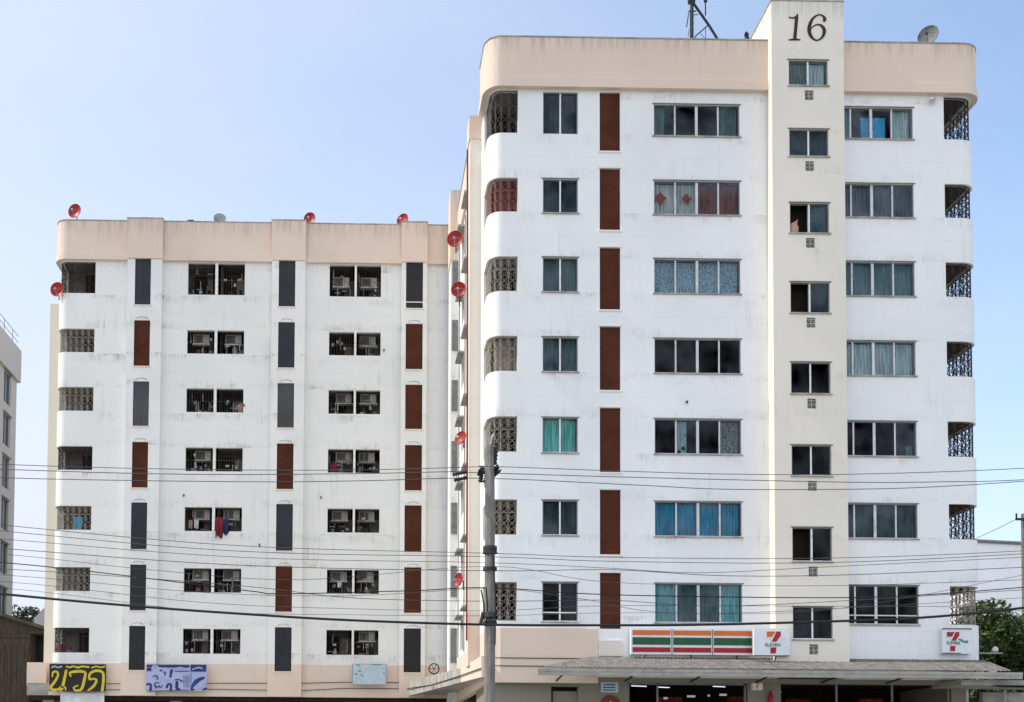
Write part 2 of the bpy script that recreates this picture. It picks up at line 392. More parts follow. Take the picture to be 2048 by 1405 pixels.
def wavy(x0, x1, z0, z1, y, amp=.025, wl=.11, nz=1):
    mb = MB(); n = max(4, int((x1 - x0) / wl * 4)); ph = random.random() * 6
    for i in range(n):
        xa, xb = x0 + (x1 - x0) * i / n, x0 + (x1 - x0) * (i + 1) / n
        ya, yb = y + amp * math.sin(ph + xa / wl * 6.283), y + amp * math.sin(ph + xb / wl * 6.283)
        mb.face([(xa, ya, z0), (xb, yb, z0), (xb, yb, z1), (xa, ya, z1)])
    return mb
def window(parent, x0, x1, z0, z1, Y, mull, curtains=(), glass='glass', room='room', hbar=None, open_panes=(), label=None, thickm=(), sill=True, fr='alu', glasses=None, depth=1.3, deep=.05):
    """aluminium sliding window set in a hole of the wall; mull = x of the uprights"""
    f = MB(); t = .035; ya, yb = Y + deep, Y + deep + .06
    f.box(x0, ya, z1 - t, x1, yb, z1, 1); f.box(x0, ya, z0, x1, yb, z0 + t)
    f.box(x0, ya, z0 + t, x0 + t, yb, z1 - t, 1); f.box(x1 - t, ya, z0 + t, x1, yb, z1 - t, 1)
    for m_ in mull:
        h = .045 if m_ in thickm else .026
        f.box(m_ - h, ya - .008, z0 + t, m_ + h, yb, z1 - t)
    if hbar: f.box(x0 + t, ya + .006, hbar - .02, x1 - t, yb - .004, hbar + .02)
    if sill:
        f.box(x0 - .05, Y - .05, z0 - .045, x1 + .05, Y + deep - .004, z0 - .002, 2); f.box(x0 - .05, Y - .035, z1 + .002, x1 + .05, Y + deep, z1 + .03, 1)
    wo_ = f.build('window', [fr, 'frame_dark', 'concrete_d'], parent)
    if label: wo_['label'] = label
    xs = [x0 + t] + list(mull) + [x1 - t]
    g = MB(); mats = []
    for i in range(len(xs) - 1):
        if i in open_panes: continue
        gm = (glasses or {}).get(i, glass)
        if gm not in mats: mats.append(gm)
        g.box(xs[i] + .02, ya + .022, z0 + t, xs[i + 1] - .02, ya + .03, z1 - t, mats.index(gm))
    if mats: g.build('glass_pane', mats, wo_)
    for (a, b, c, *rest) in curtains:
        zt_, zb_ = (rest + [None, None])[:2]
        wavy(xs[0] + (xs[-1] - xs[0]) * a, xs[0] + (xs[-1] - xs[0]) * b, zb_ or z0 + .02, zt_ or z1 - .03, Y + deep + .17, amp=.02).build('curtain', CUR[c], wo_)
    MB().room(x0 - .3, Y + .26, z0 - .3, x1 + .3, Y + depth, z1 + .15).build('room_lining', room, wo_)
    return wo_

def grille_flat(mb, fx, s0, s1, z0, z1, cell=.30, r=.011, scroll=True):
    """scrolled ironwork on a surface; fx maps (s, z) to a point"""
    P = lambda s_, z_: fx(s_, z_)
    n = max(1, round((s1 - s0) / cell)); c = (s1 - s0) / n
    for z_ in (z0 + .02, z1 - .02, (z0 * .35 + z1 * .65)):
        mb.tube([P(s0 + (s1 - s0) * k / (3 * n), z_) for k in range(3 * n + 1)], r, 4)
    for i in range(n + 1):
        mb.tube([P(s0 + c * i, z0), P(s0 + c * i, z1)], r * 1.1, 4)
    if not scroll: return
    H = z1 - z0
    for i in range(n):
        m_ = s0 + c * (i + .5)
        for lvl in range(3):
            zc_ = z0 + H * (lvl + .5) / 3; hh = H / 6 * .95; ww = c * .42
            for sg in (-1, 1):
                mb.tube([P(m_ + sg * ww * math.sin(a * math.pi / 5), zc_ + sg * hh * math.cos(a * math.pi / 5)) for a in range(6)], r * .9, 4)
                mb.tube([P(m_ + sg * ww * .5 + ww * .32 * math.cos(a * 1.15), zc_ + hh * .1 * sg + hh * .38 * math.sin(a * 1.15)) for a in range(6)], r * .8, 4)

# =================================================================== RIGHT BLOCK
XF, XE = 4.17, 21.0
bR = root('apartment_building', (12.5, 47, 0), 'nearer white block with peach parapet, cream stair tower and curved corner balconies', 'building')
pts = [(XF, 54.2), (XF, YR + .55)] + arc(XF + .45, YR + .55, .45, .55, 180, 270)[1:] + arc(XE - .6, YR + .55, .6, .55, 270, 360) + [(XE, 54.2)]
pR = Path(pts)
holes = []
fx_ = lambda x: pR.at_x(x, YR)
S_L = pR.at_y(YR + 1.45, XF); S_R = pR.at_y(YR + 2.6, XE)
BALT = [24.86, 21.79, 19.06, 16.32, 13.56, 10.73, 7.93]; BALB = [23.35, 20.61, 17.86, 15.11, 12.35, 9.53, 6.62]
for i in range(7):
    zt, zb = ZT[i], ZB[i]
    holes.append((S_L, fx_(5.17), BALB[i], BALT[i])); holes.append((fx_(19.82), S_R, BALB[i], BALT[i]))
    holes.append((fx_(6.03), fx_(7.22), zb, 24.80 if i == 0 else zt)); holes.append((fx_(9.83), fx_(12.77), zb, zt)); holes.append((fx_(16.2), fx_(18.75), zb, zt))
# brown strip channel
BR = [(22.76, 24.82), (20.01, 22.16), (17.26, 19.41), (14.49, 16.68), (11.69, 13.89), (8.89, 11.09), (6.01, 8.27)]
for a, b in BR: holes.append((fx_(7.97), fx_(8.67), a, b))
# flank windows
FW = []
for i in range(7):
    for ya, yb in ((46.6, 47.9), (49.6, 50.9)):
        holes.append((pR.at_y(yb, XF), pR.at_y(ya, XF), ZB[i], ZT[i])); FW.append((ya, yb, ZB[i], ZT[i]))
path_wall(pR, 6.38, 24.9, holes, .22).build('wall', 'wall_r', bR)
# lower storey: peach band on the left third, white under the sign
pb = Path(pts[:10] + [(7.9, YR)])
pb2 = Path([(a - .03 if a < 4.6 else a, b - (.03 if b < 40.5 else 0)) for a, b in pb.p])
path_wall(Path([(p[0], p[1] - .03) if k >= 9 else p for k, p in enumerate(pb.p)]), 4.55, 6.378, [], .25).build('peach_band', 'peach', bR)
m = MB(); m.box(7.903, YR, 4.75, 13.7, YR + .22, 6.378); m.box(16.19, YR, 4.75, 20.4, YR + .22, 6.378)
m.build('lower_wall', 'wall_r', bR)
m = MB(); path_wall(Path(arc(XE - .6, YR + .55, .6, .55, 270, 360) + [(XE, 54.2)]), 4.75, 6.378, [], .22, m); m.build('corner_wall', 'wall_r', bR)
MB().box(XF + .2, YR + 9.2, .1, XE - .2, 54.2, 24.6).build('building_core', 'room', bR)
# flank windows glass and hoods
for ya, yb, zb, zt in FW:
    g = MB(); g.box(XF + .10, ya, zb, XF + .13, yb, zt); g.box(XF + .08, ya, zb, XF + .16, ya + .04, zt, 1); g.box(XF + .08, yb - .04, zb, XF + .16, yb, zt, 1); g.box(XF + .08, (ya + yb) / 2 - .03, zb, XF + .16, (ya + yb) / 2 + .03, zt, 1)
    g.build('side_window', ['slate', 'alu'], bR)
    MB().box(XF - .28, ya - .1, zt + .03, XF, yb + .1, zt + .10).build('window_hood', 'concrete_d', bR)
# parapet with lip
def parapet(points, z0, z1, parent, mat='peach'):
    mb = path_wall(Path(points), z0 + .30, z1, [], .32)
    ns = normals(points); lip = [(p[0] + n[0] * .05, p[1] + n[1] * .05) for p, n in zip(points, ns)]
    path_wall(Path(lip), z0, z0 + .299, [], .37, mb)
    cop = [(p[0] + n[0] * .025, p[1] + n[1] * .025) for p, n in zip(points, ns)]
    path_wall(Path(cop), z1 + .001, z1 + .04, [], .36, mb, 1)
    return mb.build('parapet', [mat, 'concrete_d'], parent)
o_ = .13
ppL = [(4.12, 54.1), (4.12, 45.4), (4.5, 45.4), (4.5, YR + 1.75), (XF - o_, YR + 1.75), (XF - o_, YR + .5)] + arc(XF - o_ + .52, YR + .5, .52, .65, 180, 270)[1:] + [(13.706, YR - .15)]
ppR = [(16.175, YR - .15)] + arc(XE + o_ - .66, YR + .5, .66, .65, 270, 360) + [(XE + o_, 54.1)]
parapet(ppL, 24.88, 26.62, bR); parapet(ppR, 24.88, 26.62, bR)
m = MB(); m.box(4.55, YR + .2, 24.93, 20.9, 54.1, 25.1); m.box(4.2, YR + .2, 24.93, 4.548, YR + 1.7, 25.1); m.box(4.2, 45.6, 24.93, 4.548, 54.1, 25.1)
m.build('roof_slab', 'concrete_d', bR)
# stair tower
YT = 39.47
tw = [(13.71, 43.2), (13.71, YT), (16.17, YT), (16.17, 43.2)]
pT = Path(tw); th = []
TZ = [(24.86, 25.73), (22.41, 23.34), (19.77, 20.80), (17.04, 18.08), (14.29, 15.35), (11.51, 12.54), (8.63, 9.77), (6.03, 7.11)]
tx = lambda x: pT.at_x(x, YT)
for a, b in TZ: th.append((tx(14.29), tx(15.62), a, b)); th.append((tx(14.83), tx(15.13), a - .51, a - .17))
path_wall(pT, 4.76, 27.78, th, .2).build('stair_tower', 'cream', bR)
MB().box(13.69, YT - .02, 27.781, 16.19, 43.2, 27.83).build('tower_roof', 'concrete_d', bR)
for a, b in TZ:
    m = MB()
    for k in range(3): m.box(14.83, YT + .03, a - .51 + k * .137, 15.13, YT + .07, a - .51 + k * .137 + .03)
    for k in range(3): m.box(14.83 + k * .135, YT + .032, a - .51, 14.83 + k * .135 + .03, YT + .068, a - .17)
    m.tube([(14.98 + .10 * math.cos(t_ * .8), YT + .05, a - .34 + .11 * math.sin(t_ * .8)) for t_ in range(9)], .012, 4)
    m.tube([(14.86, YT + .05, a - .48), (14.98, YT + .05, a - .34), (15.1, YT + .05, a - .2)], .011, 4); m.tube([(15.1, YT + .05, a - .48), (14.86, YT + .05, a - .2)], .011, 4)
    m.box(14.83, YT + .15, a - .51, 15.13, YT + .16, a - .17, 1)
    m.build('vent_block', ['concrete_d', 'room'], bR)
TG = [('glass_clear', [(0, .5, 'greygreen'), (.5, 1, 'palegrey')]), ('glass', [(0, 1, 'slate')]), ('glass', [(.5, 1, 'tealgrey')]), ('glass', [(.5, 1, 'slate')]),
      ('glass_dark', [(.5, 1, 'slate')]), ('glass_dark', [(0, .5, 'charcoal')]), ('glass_dark', [(.5, 1, 'slate')]), ('glass_dark', [])]
for i, (a, b) in enumerate(TZ):
    window(bR, 14.29, 15.62, a, b, YT, [14.955], TG[i][1], TG[i][0], 'room_black' if i in (2, 3, 6, 7) else 'room', open_panes=(0,) if i in (2, 3, 6) else (), fr='white_mullion', depth=.5)
# the painted number
def stroke(mb, pl, Y, ox, oy, scl, thick=.012, mi=0, round_=True):
    """brush stroke of varying width; points (u, v, width) in drawing units"""
    P = []
    for (u, v, w_) in pl:
        q = at(ox + u / scl, oy + v / scl, Y); P.append((q.x, q.z, w_ * (1.15 if scl == 15.6 else 1) / scl * Y / F_PX))
    # resample smoothly
    Q = []
    for i in range(len(P) - 1):
        p0 = P[max(i - 1, 0)]; p1 = P[i]; p2 = P[i + 1]; p3 = P[min(i + 2, len(P) - 1)]
        for k in range(5):
            t = k / 5; Q.append(tuple(.5 * ((2 * p1[j]) + (-p0[j] + p2[j]) * t + (2 * p0[j] - 5 * p1[j] + 4 * p2[j] - p3[j]) * t * t + (-p0[j] + 3 * p1[j] - 3 * p2[j] + p3[j]) * t ** 3) for j in range(3)))
    Q.append(P[-1])
    Lf, Rt = [], []
    for i, (x, z, w_) in enumerate(Q):
        a, b = Q[max(i - 1, 0)], Q[min(i + 1, len(Q) - 1)]; d = math.hypot(b[0] - a[0], b[1] - a[1]) or 1
        nx, nz = -(b[1] - a[1]) / d, (b[0] - a[0]) / d; Lf.append((x + nx * w_ / 2, z + nz * w_ / 2)); Rt.append((x - nx * w_ / 2, z - nz * w_ / 2))
    for i in range(len(Q) - 1):
        a, b, c, d = Rt[i], Rt[i + 1], Lf[i + 1], Lf[i]
        mb.face([(a[0], Y, a[1]), (b[0], Y, b[1]), (c[0], Y, c[1]), (d[0], Y, d[1])], mi)
        mb.face([(a[0], Y, a[1]), (a[0], Y + thick, a[1]), (b[0], Y + thick, b[1]), (b[0], Y, b[1])], mi); mb.face([(d[0], Y, d[1]), (c[0], Y, c[1]), (c[0], Y + thick, c[1]), (d[0], Y + thick, d[1])], mi)
    if round_:
        for (x, z, w_) in (Q[0], Q[-1]):
            mb.face([(x + w_ / 2 * math.cos(k * .785), Y - .0008, z + w_ / 2 * math.sin(k * .785)) for k in range(8)], mi)
m = MB(); YN = YT - .02
stroke(m, [(1385, 480, 95), (1400, 420, 80), (1340, 345, 50), (1240, 305, 35), (1120, 345, 45), (1010, 450, 70), (940, 600, 92), (912, 750, 100), (930, 880, 95), (985, 1000, 75), (1080, 1080, 45), (1150, 1105, 38), (1250, 1070, 45), (1340, 980, 70), (1385, 850, 92), (1370, 740, 90), (1300, 650, 65), (1190, 612, 38), (1080, 645, 35), (1000, 710, 25), (965, 770, 15)], YN, 1560, 10, 15.6)
stroke(m, [(555, 280, 20), (522, 400, 85), (505, 600, 88), (482, 850, 88), (465, 1050, 90), (462, 1095, 100)], YN - .0012, 1560, 10, 15.6, round_=False)
stroke(m, [(285, 1088, 30), (400, 1080, 45), (470, 1078, 50), (540, 1080, 45), (628, 1088, 30)], YN - .0024, 1560, 10, 15.6)
stroke(m, [(290, 385, 34), (400, 405, 34), (490, 370, 34), (550, 290, 20)], YN - .0036, 1560, 10, 15.6)
tag(m.build('building_number', 's_black', bR), 'black painted number 16')

# windows of the right block
smallspec = [('glass', [(0, 1, 'slate')]), ('glass', [(0, 1, 'slate')]), ('glass', [(0, 1, 'tealgrey')]), ('glass', [(0, 1, 'tealgrey')]), ('glass_clear', [(0, 1, 'mint')]), ('glass', [(0, 1, 'olive')]), ('glass_dark', [(.1, .9, 'charcoal')])]
for i in range(7):
    window(bR, 6.03, 7.22, ZB[i], 24.80 if i == 0 else ZT[i], YR, [6.625], smallspec[i][1], smallspec[i][0], fr='white_mullion', hbar=6.92 if i == 6 else None, sill=i > 0 or False,
           label='two-pane window with bright mint curtains' if i == 4 else None)
four = [dict(curtains=[(0, .13, 'greenwhite'), (.76, 1, 'greenwhite')], glass='glass', label='four-pane window with pale curtains drawn to both ends'),
        dict(curtains=[(0, .5, 'whitered'), (.51, 1, 'maroon')], glass='glass_clear', label='four-pane window, white and maroon curtains'),
        dict(curtains=[(0, 1, 'lace')], glass='glass_clear', label='four-pane window with patterned blue curtain'),
        dict(curtains=[], glass='glass_dark', room='room_black', label='four-pane window, black and curtainless'),
        dict(curtains=[(.25, .38, 'whiteblue'), (.76, 1, 'lattice'), (.0, .22, 'charcoal')], glass='glass_dark', glasses={1: 'glass_clear', 3: 'glass_clear'}, label='four-pane window with one narrow spotted curtain'),
        dict(curtains=[(0, 1, 'azure')], glass='glass_clear', label='four-pane window with bright azure curtains'),
        dict(curtains=[(0, .26, 'aqua'), (.26, .76, 'darkgreen'), (.76, 1, 'aqua')], glass='glass_clear', label='four-pane window with aqua curtains')]
for i in range(7):
    window(bR, 9.83, 12.77, ZB[i], ZT[i], YR, [10.56, 11.30, 12.04], thickm=(11.30,), **four[i])
three = [dict(curtains=[(0, .18, 'tealgrey'), (.77, 1, 'palegrey')], glass='glass_clear', label='wide window with a blue cloth inside'),
         dict(curtains=[(0, .72, 'purplegrey'), (.72, 1, 'slate')], glass='glass_clear'), dict(curtains=[(0, 1, 'tealdark')], glass='glass_clear'),
         dict(curtains=[(0, 1, 'palegrey')], glass='glass_clear', label='wide window with pale grey curtains'), dict(curtains=[(.9, .99, 'palegrey', 12.75)], glass='glass_dark', glasses={3: 'glass'}, room='room_black'),
         dict(curtains=[(0, 1, 'greygreen')], glass='glass'), dict(curtains=[(0, .6, 'charcoal')], glass='glass_dark', hbar=6.92)]
for i in range(7):
    window(bR, 16.2, 18.75, ZB[i], ZT[i], YR, [16.61, 17.32, 18.03], thickm=(17.32,), **three[i])
# brown louvred panels
for i, (a, b) in enumerate(BR):
    m = MB(); m.box(7.97, YR + .075, a, 8.67, YR + .12, b)
    for k in range(int((b - a) / .075)): m.box(8.0, YR + .068, a + .03 + k * .075, 8.64, YR + .0745, a + .03 + k * .075 + .045)
    m.build('louver_panel', 'brown', bR)
    MB().box(7.93, YR - .03, b + .002, 8.71, YR + .07, b + .05).build('panel_hood', 'wall_l', bR) if i else None
    m = MB(); m.box(7.93, YR - .035, a - .06, 8.71, YR + .07, a - .002); m.build('panel_ledge', 'wall_l', bR)
# corner balconies
roomL = ['room_black', 'maroon', 'room_grey', 'room_tan', 'room_tan', 'room_tan', 'room_black']
M['maroon'] = simple('maroon_blind', (.17, .045, .042), .9, var=.2)
M['iron_pink'] = simple('reddish_ironwork', (.24, .12, .105), .7, var=.2); M['lampglass'] = simple('lamp_glass', (.5, .5, .47), .3)
for i in range(7):
    zb, zt = BALB[i], BALT[i]
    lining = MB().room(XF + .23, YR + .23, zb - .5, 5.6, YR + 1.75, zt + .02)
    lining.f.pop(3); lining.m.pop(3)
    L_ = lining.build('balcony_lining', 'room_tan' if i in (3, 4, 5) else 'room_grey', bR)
    # back of balcony: blind / door / stored goods
    m = MB(); m.box(4.45, YR + 1.60, zb - .45, 4.95, YR + 1.66, zt - .12, 0); m.box(5.0, YR + 1.62, zb - .3, 5.5, YR + 1.67, zt - .3, 1); m.box(4.5, YR + 1.2, zb - .4, 4.85, YR + 1.5, zb + .25, 1)
    m.build('balcony_door', [M[roomL[i]], 'room_black'], L_)
    if i in (1, 3):
        wavy(4.42, 5.4, zb - .2, zt - .02, YR + .45, .03, .16).build('balcony_blind', M['maroon'] if i == 1 else 'iron_tan', L_)
    g = MB(); off = .09
    def surf(s_, z_, off=off):
        x, y = pR.xy(s_); x2, y2 = pR.xy(s_ + .01); d = math.hypot(x2 - x, y2 - y); return (x - (y2 - y) / d * off, y + (x2 - x) / d * off, z_)
    grille_flat(g, surf, S_L + .02, fx_(5.17) - .02, zb, zt, .27)
    g.build('balcony_grille', M['iron_pink'] if i == 1 else 'iron_tan' if i else 'iron_mid', bR)
    # right corner: see-through room open to the front and the far flank
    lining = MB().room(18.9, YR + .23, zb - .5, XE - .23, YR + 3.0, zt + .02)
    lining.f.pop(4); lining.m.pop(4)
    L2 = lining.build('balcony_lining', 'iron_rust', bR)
    g = MB(); grille_flat(g, surf, fx_(19.82) + .02, S_R - .02, zb, zt, .27, r=.013)
    g.build('balcony_grille', 'iron_dark' if i < 6 else 'iron_tan', bR)
# flank column, far pilaster and pipe
m = MB(); m.box(3.76, 42.5, 7.2, XF - .003, 43.3, 24.45); m.build('side_column', 'cream', bR)
m = MB(); m.box(3.755, 42.49, 5.31, XF - .003, 43.31, 7.199); m.build('column_base', 'peach', bR)
m = MB(); m.box(3.72, 42.46, 24.45, 4.2, 43.4, 25.3, 0); m.build('column_cap', 'peach', bR)
path_wall(Path([(3.84, 54.2), (3.84, 52.8), (4.35, 52.8)]), 4.6, 24.4, [], .2).build('side_pilaster', 'wall_l', bR)
m = MB(); m.box(3.80, 52.76, 24.4, 4.4, 54.2, 27.6); m.build('pilaster_cap', 'peach', bR)
for i in range(7): MB().box(3.90, 52.74, ZB[i] - .3, 4.16, 52.797, ZT[i] - .1).build('pilaster_window', 'frame_dark', bR)
MB().tube([(3.66, 42.42, 24.0), (3.69, 42.42, 15.0), (3.70, 42.42, 6.2)], .035, 8).build('drain_pipe', 'pipe_red', bR)
m = MB()
for yy in (45.2, 48.6, 51.6): m.tube([(4.12, yy, 24.5), (4.12, yy, 6.4)], .03, 6)
m.build('drain_pipe', 'gutter', bR)

# =================================================================== LEFT BLOCK
XLL = -14.20
bL = root('apartment_building', (-5, 62, 0), 'farther white block with stained walls, peach parapet and three ribs of tall narrow panels', 'building')
ptsL = [(XLL, 66), (XLL, YL + .5)] + arc(XLL + .45, YL + .5, .45, .5, 180, 270)[1:] + [(4.1, YL)]
pL = Path(ptsL); hl = []; lx = lambda x: pL.at_x(x, YL)
PIL = [(-10.93, -9.34), (-4.30, -2.76), (1.68, 2.85)]
STR = [(-10.58, -9.85), (-3.98, -3.22), (1.88, 2.66)]
SZ = [(22.80, 24.95), (19.95, 22.08), (17.17, 19.24), (14.33, 16.44), (11.50, 13.65), (8.71, 10.80), (5.99, 8.00)]
WL = [(-8.19, -6.93), (-6.81, -5.57), (-1.65, -.49), (-.39, .73)]
ZBL = [23.42, 20.66, 17.93, 15.19, 12.42, 9.60, 6.79]
SLb = pL.at_y(YL + 1.2, XLL)
for i in range(7):
    hl.append((SLb, lx(-12.45), ZBL[i], 24.9 if i == 0 else ZT[i]))
    for a, b in WL: hl.append((lx(a), lx(b), ZBL[i], 24.92 if i == 0 else ZT[i]))
path_wall(pL, 4.84, 24.95, hl, .2).build('wall', 'wall_l', bL)
path_wall(Path([(XLL - .04, 66), (XLL - .04, YL - .04), (4.1, YL - .04)]), 4.84, 6.32, [], .035).build('peach_band', 'peach', bL)
MB().box(XLL + .3, YL + 6, .1, 3.6, 66, 24.8).build('building_core', 'room', bL)
# ribs
for (a, b), (c, d) in zip(PIL, STR):
    pp_ = Path([(a, YL), (a, YL - .3), (b, YL - .3), (b, YL)]); q = lambda x: pp_.at_x(x, YL - .3)
    hh = [(q(c), q(d), z0, z1) for z0, z1 in SZ]
    path_wall(pp_, 6.321, 24.95, hh, .12).build('rib', 'wall_l', bL); path_wall(pp_, 4.84, 6.32, hh, .12).build('rib_base', 'peach', bL)
tone = [['slate', 'brown', 'slate2', 'brown', 'slate', 'black', 'black'], ['slate', 'slate', 'slate2', 'brown', 'slate', 'brown', 'slate'], ['black', 'brown', 'brown', 'brown', 'brown', 'brown', 'black']]
for j, (c, d) in enumerate(STR):
    for i, (z0, z1) in enumerate(SZ):
        m = MB(); m.box(c, YL - .235, z0, d, YL - .19, z1)
        if tone[j][i] == 'brown':
            for k in range(int((z1 - z0) / .09)): m.box(c + .03, YL - .25, z0 + .03 + k * .09, d - .03, YL - .2355, z0 + .085 + k * .09)
        else:
            m.box(c + .365, YL - .245, z0, c + .39, YL - .2355, z1)
        m.build('louver_panel' if tone[j][i] == 'brown' else 'tall_window', tone[j][i], bL)
        m = MB(); m.box(c - .05, YL - .335, z0 - .06, d + .05, YL - .24, z0 - .003)
        if j == 2 and i == 0: m.box(c, YL - .25, z0 + .28, d, YL - .2355, z0 + .33)
        m.build('panel_ledge', 'cream2', bL)
    # worn patches between panels: little arched hoods
    m = MB()
    for i in range(1, 7):
        zt_ = SZ[i][1] + .05; xc = (c + d) / 2
        m = MB(); m.tube([(xc + .26 * math.cos(R(180 - 20 * k)), YL - .315, zt_ + .10 * math.sin(R(180 - 20 * k))) for k in range(10)], .012, 4); m.build('hood_moulding', 'concrete_d', bL)
# parapet
off = .12
parapet([(XLL - off, 66), (XLL - off, YL + .45)] + arc(XLL - off + .55, YL + .45, .55, .57, 180, 270)[1:] + [(4.05, YL - off)], 24.95, 26.78, bL)
for a, b in PIL:
    m = MB(); m.box(a - .02, YL - .36, 24.952, b + .02, YL - off - .055, 26.80); m.box(a - .04, YL - .38, 26.801, b + .04, YL + .2, 26.85, 1); m.build('parapet_block', ['peach', 'concrete_d'], bL)
MB().box(XLL + .05, YL + .1, 24.97, 4.0, 66, 25.1).build('roof_slab', 'concrete_d', bL)
m = MB(); m.box(-15.08, YL + 2.2, .1, XLL - .003, YL + 3.2, 23.75); m.build('side_column', 'cream2', bL)
m = MB(); m.box(-14.9, YL + 3.2, 23.76, XLL, YL + 8, 25.3); m.build('side_column', 'cream2', bL)
# service balconies behind the openings
rnd = random.Random(5)
for j, (a, b) in enumerate(WL):
    for i in range(7):
        zb, zt = ZBL[i], (24.92 if i == 0 else ZT[i])
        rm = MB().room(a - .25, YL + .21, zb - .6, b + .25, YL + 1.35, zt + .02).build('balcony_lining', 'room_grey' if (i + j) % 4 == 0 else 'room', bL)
        m = MB(); xx = a + rnd.uniform(.0, .25)
        m.box(xx, YL + 1.25, zb - .5, xx + .55, YL + 1.30, zt - .15, 0); m.box(xx + .62, YL + 1.26, zb + .1, min(b, xx + 1.15), YL + 1.31, zt - .25, 1)
        for _ in range(4):
            x_ = rnd.uniform(a + .05, b - .25); h_ = rnd.uniform(.15, .5); m.box(x_, YL + .55 + .12 * _, zb - .3, x_ + rnd.uniform(.08, .25), YL + .62 + .12 * _, zb + h_, rnd.choice((0, 1, 2, 3)))
        for _ in range(7):
            x_ = rnd.uniform(a + .04, b - .2); z_ = rnd.uniform(zb, zt - .3); w_, h_ = rnd.choice(((.03, .4), (.25, .03), (.10, .14), (.16, .10), (.025, .5)))
            m.box(x_, YL + .40 + .02 * _, z_, x_ + w_, YL + .41 + .02 * _, min(zt - .05, z_ + h_), rnd.choice((1, 4, 4, 5)))
        m.build('balcony_clutter', ['room_black', 'iron_tan', 'maroon', 'ac_dark', 'ac', 'frame_dark'], rm)
        g = MB(); n_ = 10
        for k in range(n_ + 1): g.tube([(a + (b - a) * k / n_, YL + .16, zb), (a + (b - a) * k / n_, YL + .16, zt)], .006, 4)
        for z_ in (zb + .03, zb + (zt - zb) * .5, zt - .03): g.tube([(a, YL + .155, z_), (b, YL + .155, z_)], .010, 4)
        g.build('balcony_grille', 'iron_mid' if (i * 3 + j) % 4 else 'iron_dark', bL)
        if rnd.random() < .55:
            m = MB(); x_ = rnd.uniform(a + .3, b - .3); m.tube([(x_, YL + .5, zb - .3), (x_, YL + .5, zb + (zt - zb) * .55)], .022, 6); m.build('water_pipe', 'gutter', bL)
for i in range(7):
    zt = 24.90 if i == 0 else ZT[i]
    for xa, xb in ((-6.93, -6.81), (-.49, -.39)): MB().box(xa, YL - .02, ZBL[i], xb, YL - .002, zt).build('mullion', 'white_mullion', bL)
for i in range(7):
    zb, zt = ZBL[i], (24.9 if i == 0 else ZT[i])
    lin_ = MB().room(XLL + .22, YL + .22, zb - .5, -12.1, YL + 1.4, zt + .02); lin_.f.pop(3); lin_.m.pop(3)
    Lq = lin_.build('balcony_lining', 'room_grey', bL)
    m = MB(); m.box(-13.2, YL + 1.3, zb - .4, -12.75, YL + 1.36, zt - .1); m.box(-13.7, YL + .9, zb - .4, -13.35, YL + 1.2, zb + .2, 1); m.box(-12.9, YL + .7, zb - .4, -12.5, YL + .9, zb + .35, 0); m.build('balcony_door', ['room_black', 'iron_tan'], Lq)
    def surfL(s_, z_, off=.09):
        x, y = pL.xy(s_); x2, y2 = pL.xy(s_ + .01); d = math.hypot(x2 - x, y2 - y); return (x - (y2 - y) / d * off, y + (x2 - x) / d * off, z_)
    g = MB(); grille_flat(g, surfL, SLb + .02, lx(-12.45) - .02, zb, zt, .27, r=.011); g.build('balcony_grille', 'iron_tan' if i % 3 else 'iron_dark', bL)
# ground-storey recess with pillars
m = MB(); m.box(-15.1, YL + .1, 4.65, 4.1, YL + 4, 4.838); m.build('arcade_ceiling', 'shopdark', bL)
m = MB(); m.box(-15.1, YL + 4, .1, 8, YL + 4.2, 4.64); m.build('arcade_back_wall', 'shopdark', bL)
for x in (-14.3, -8.5, -.45): MB().box(x - .25, YL + .2, .1, x + .25, YL + .7, 4.64).build('pillar', 'shopwall', bL)

for (px_, py_) in ((1373, 804),): c_ = at(px_, py_, YR); MB().tube([(c_.x, YR, c_.z), (c_.x, YR - .06, c_.z), (c_.x, YR - .08, c_.z - .06)], .035, 6).build('pipe_stub', 'dark_metal', bR)
for (px_, py_) in ((642, 994), (368, 990), (519, 1089), (488, 810), (768, 700)): c_ = at(px_, py_, YL); MB().tube([(c_.x, YL, c_.z), (c_.x, YL - .06, c_.z), (c_.x, YL - .07, c_.z - .10)], .03, 6).build('pipe_stub', 'dark_metal', bL)
# air conditioners
def make_ac(x, y, z):
    r_ = root('air_conditioner', (x, y, z)); a = MB(); a.box(x - .37, y, z, x + .37, y + .3, z + .44)
    body = a.build('casing', 'ac', r_)
    f = MB(); cx_, cz_ = x - .13, z + .22
    f.box(x - .33, y - .012, z + .04, x + .08, y - .001, z + .40, 0)
    for k in range(8): f.box(x - .33, y - .022, z + .05 + k * .045, x + .08, y - .0125, z + .058 + k * .045, 1)
    f.tube([(cx_ + .17 * math.cos(k * .524), y - .024, cz_ + .17 * math.sin(k * .524)) for k in range(13)], .008, 4, 1)
    f.build('fan_grille', ['ac_dark', 'iron_tan'], r_)
    s_ = MB(); s_.box(x - .42, y - .02, z - .03, x + .42, y + .3, z - .002); s_.build('shelf', 'white_mullion', r_)
    return r_
ac0 = None; side = ['left half of the left window column', 'right half of the left window column', 'left half of the right window column', 'right half of the right window column']
skip = {(0, 0), (0, 2), (1, 3), (1, 0), (2, 6), (2, 1), (1, 2)}
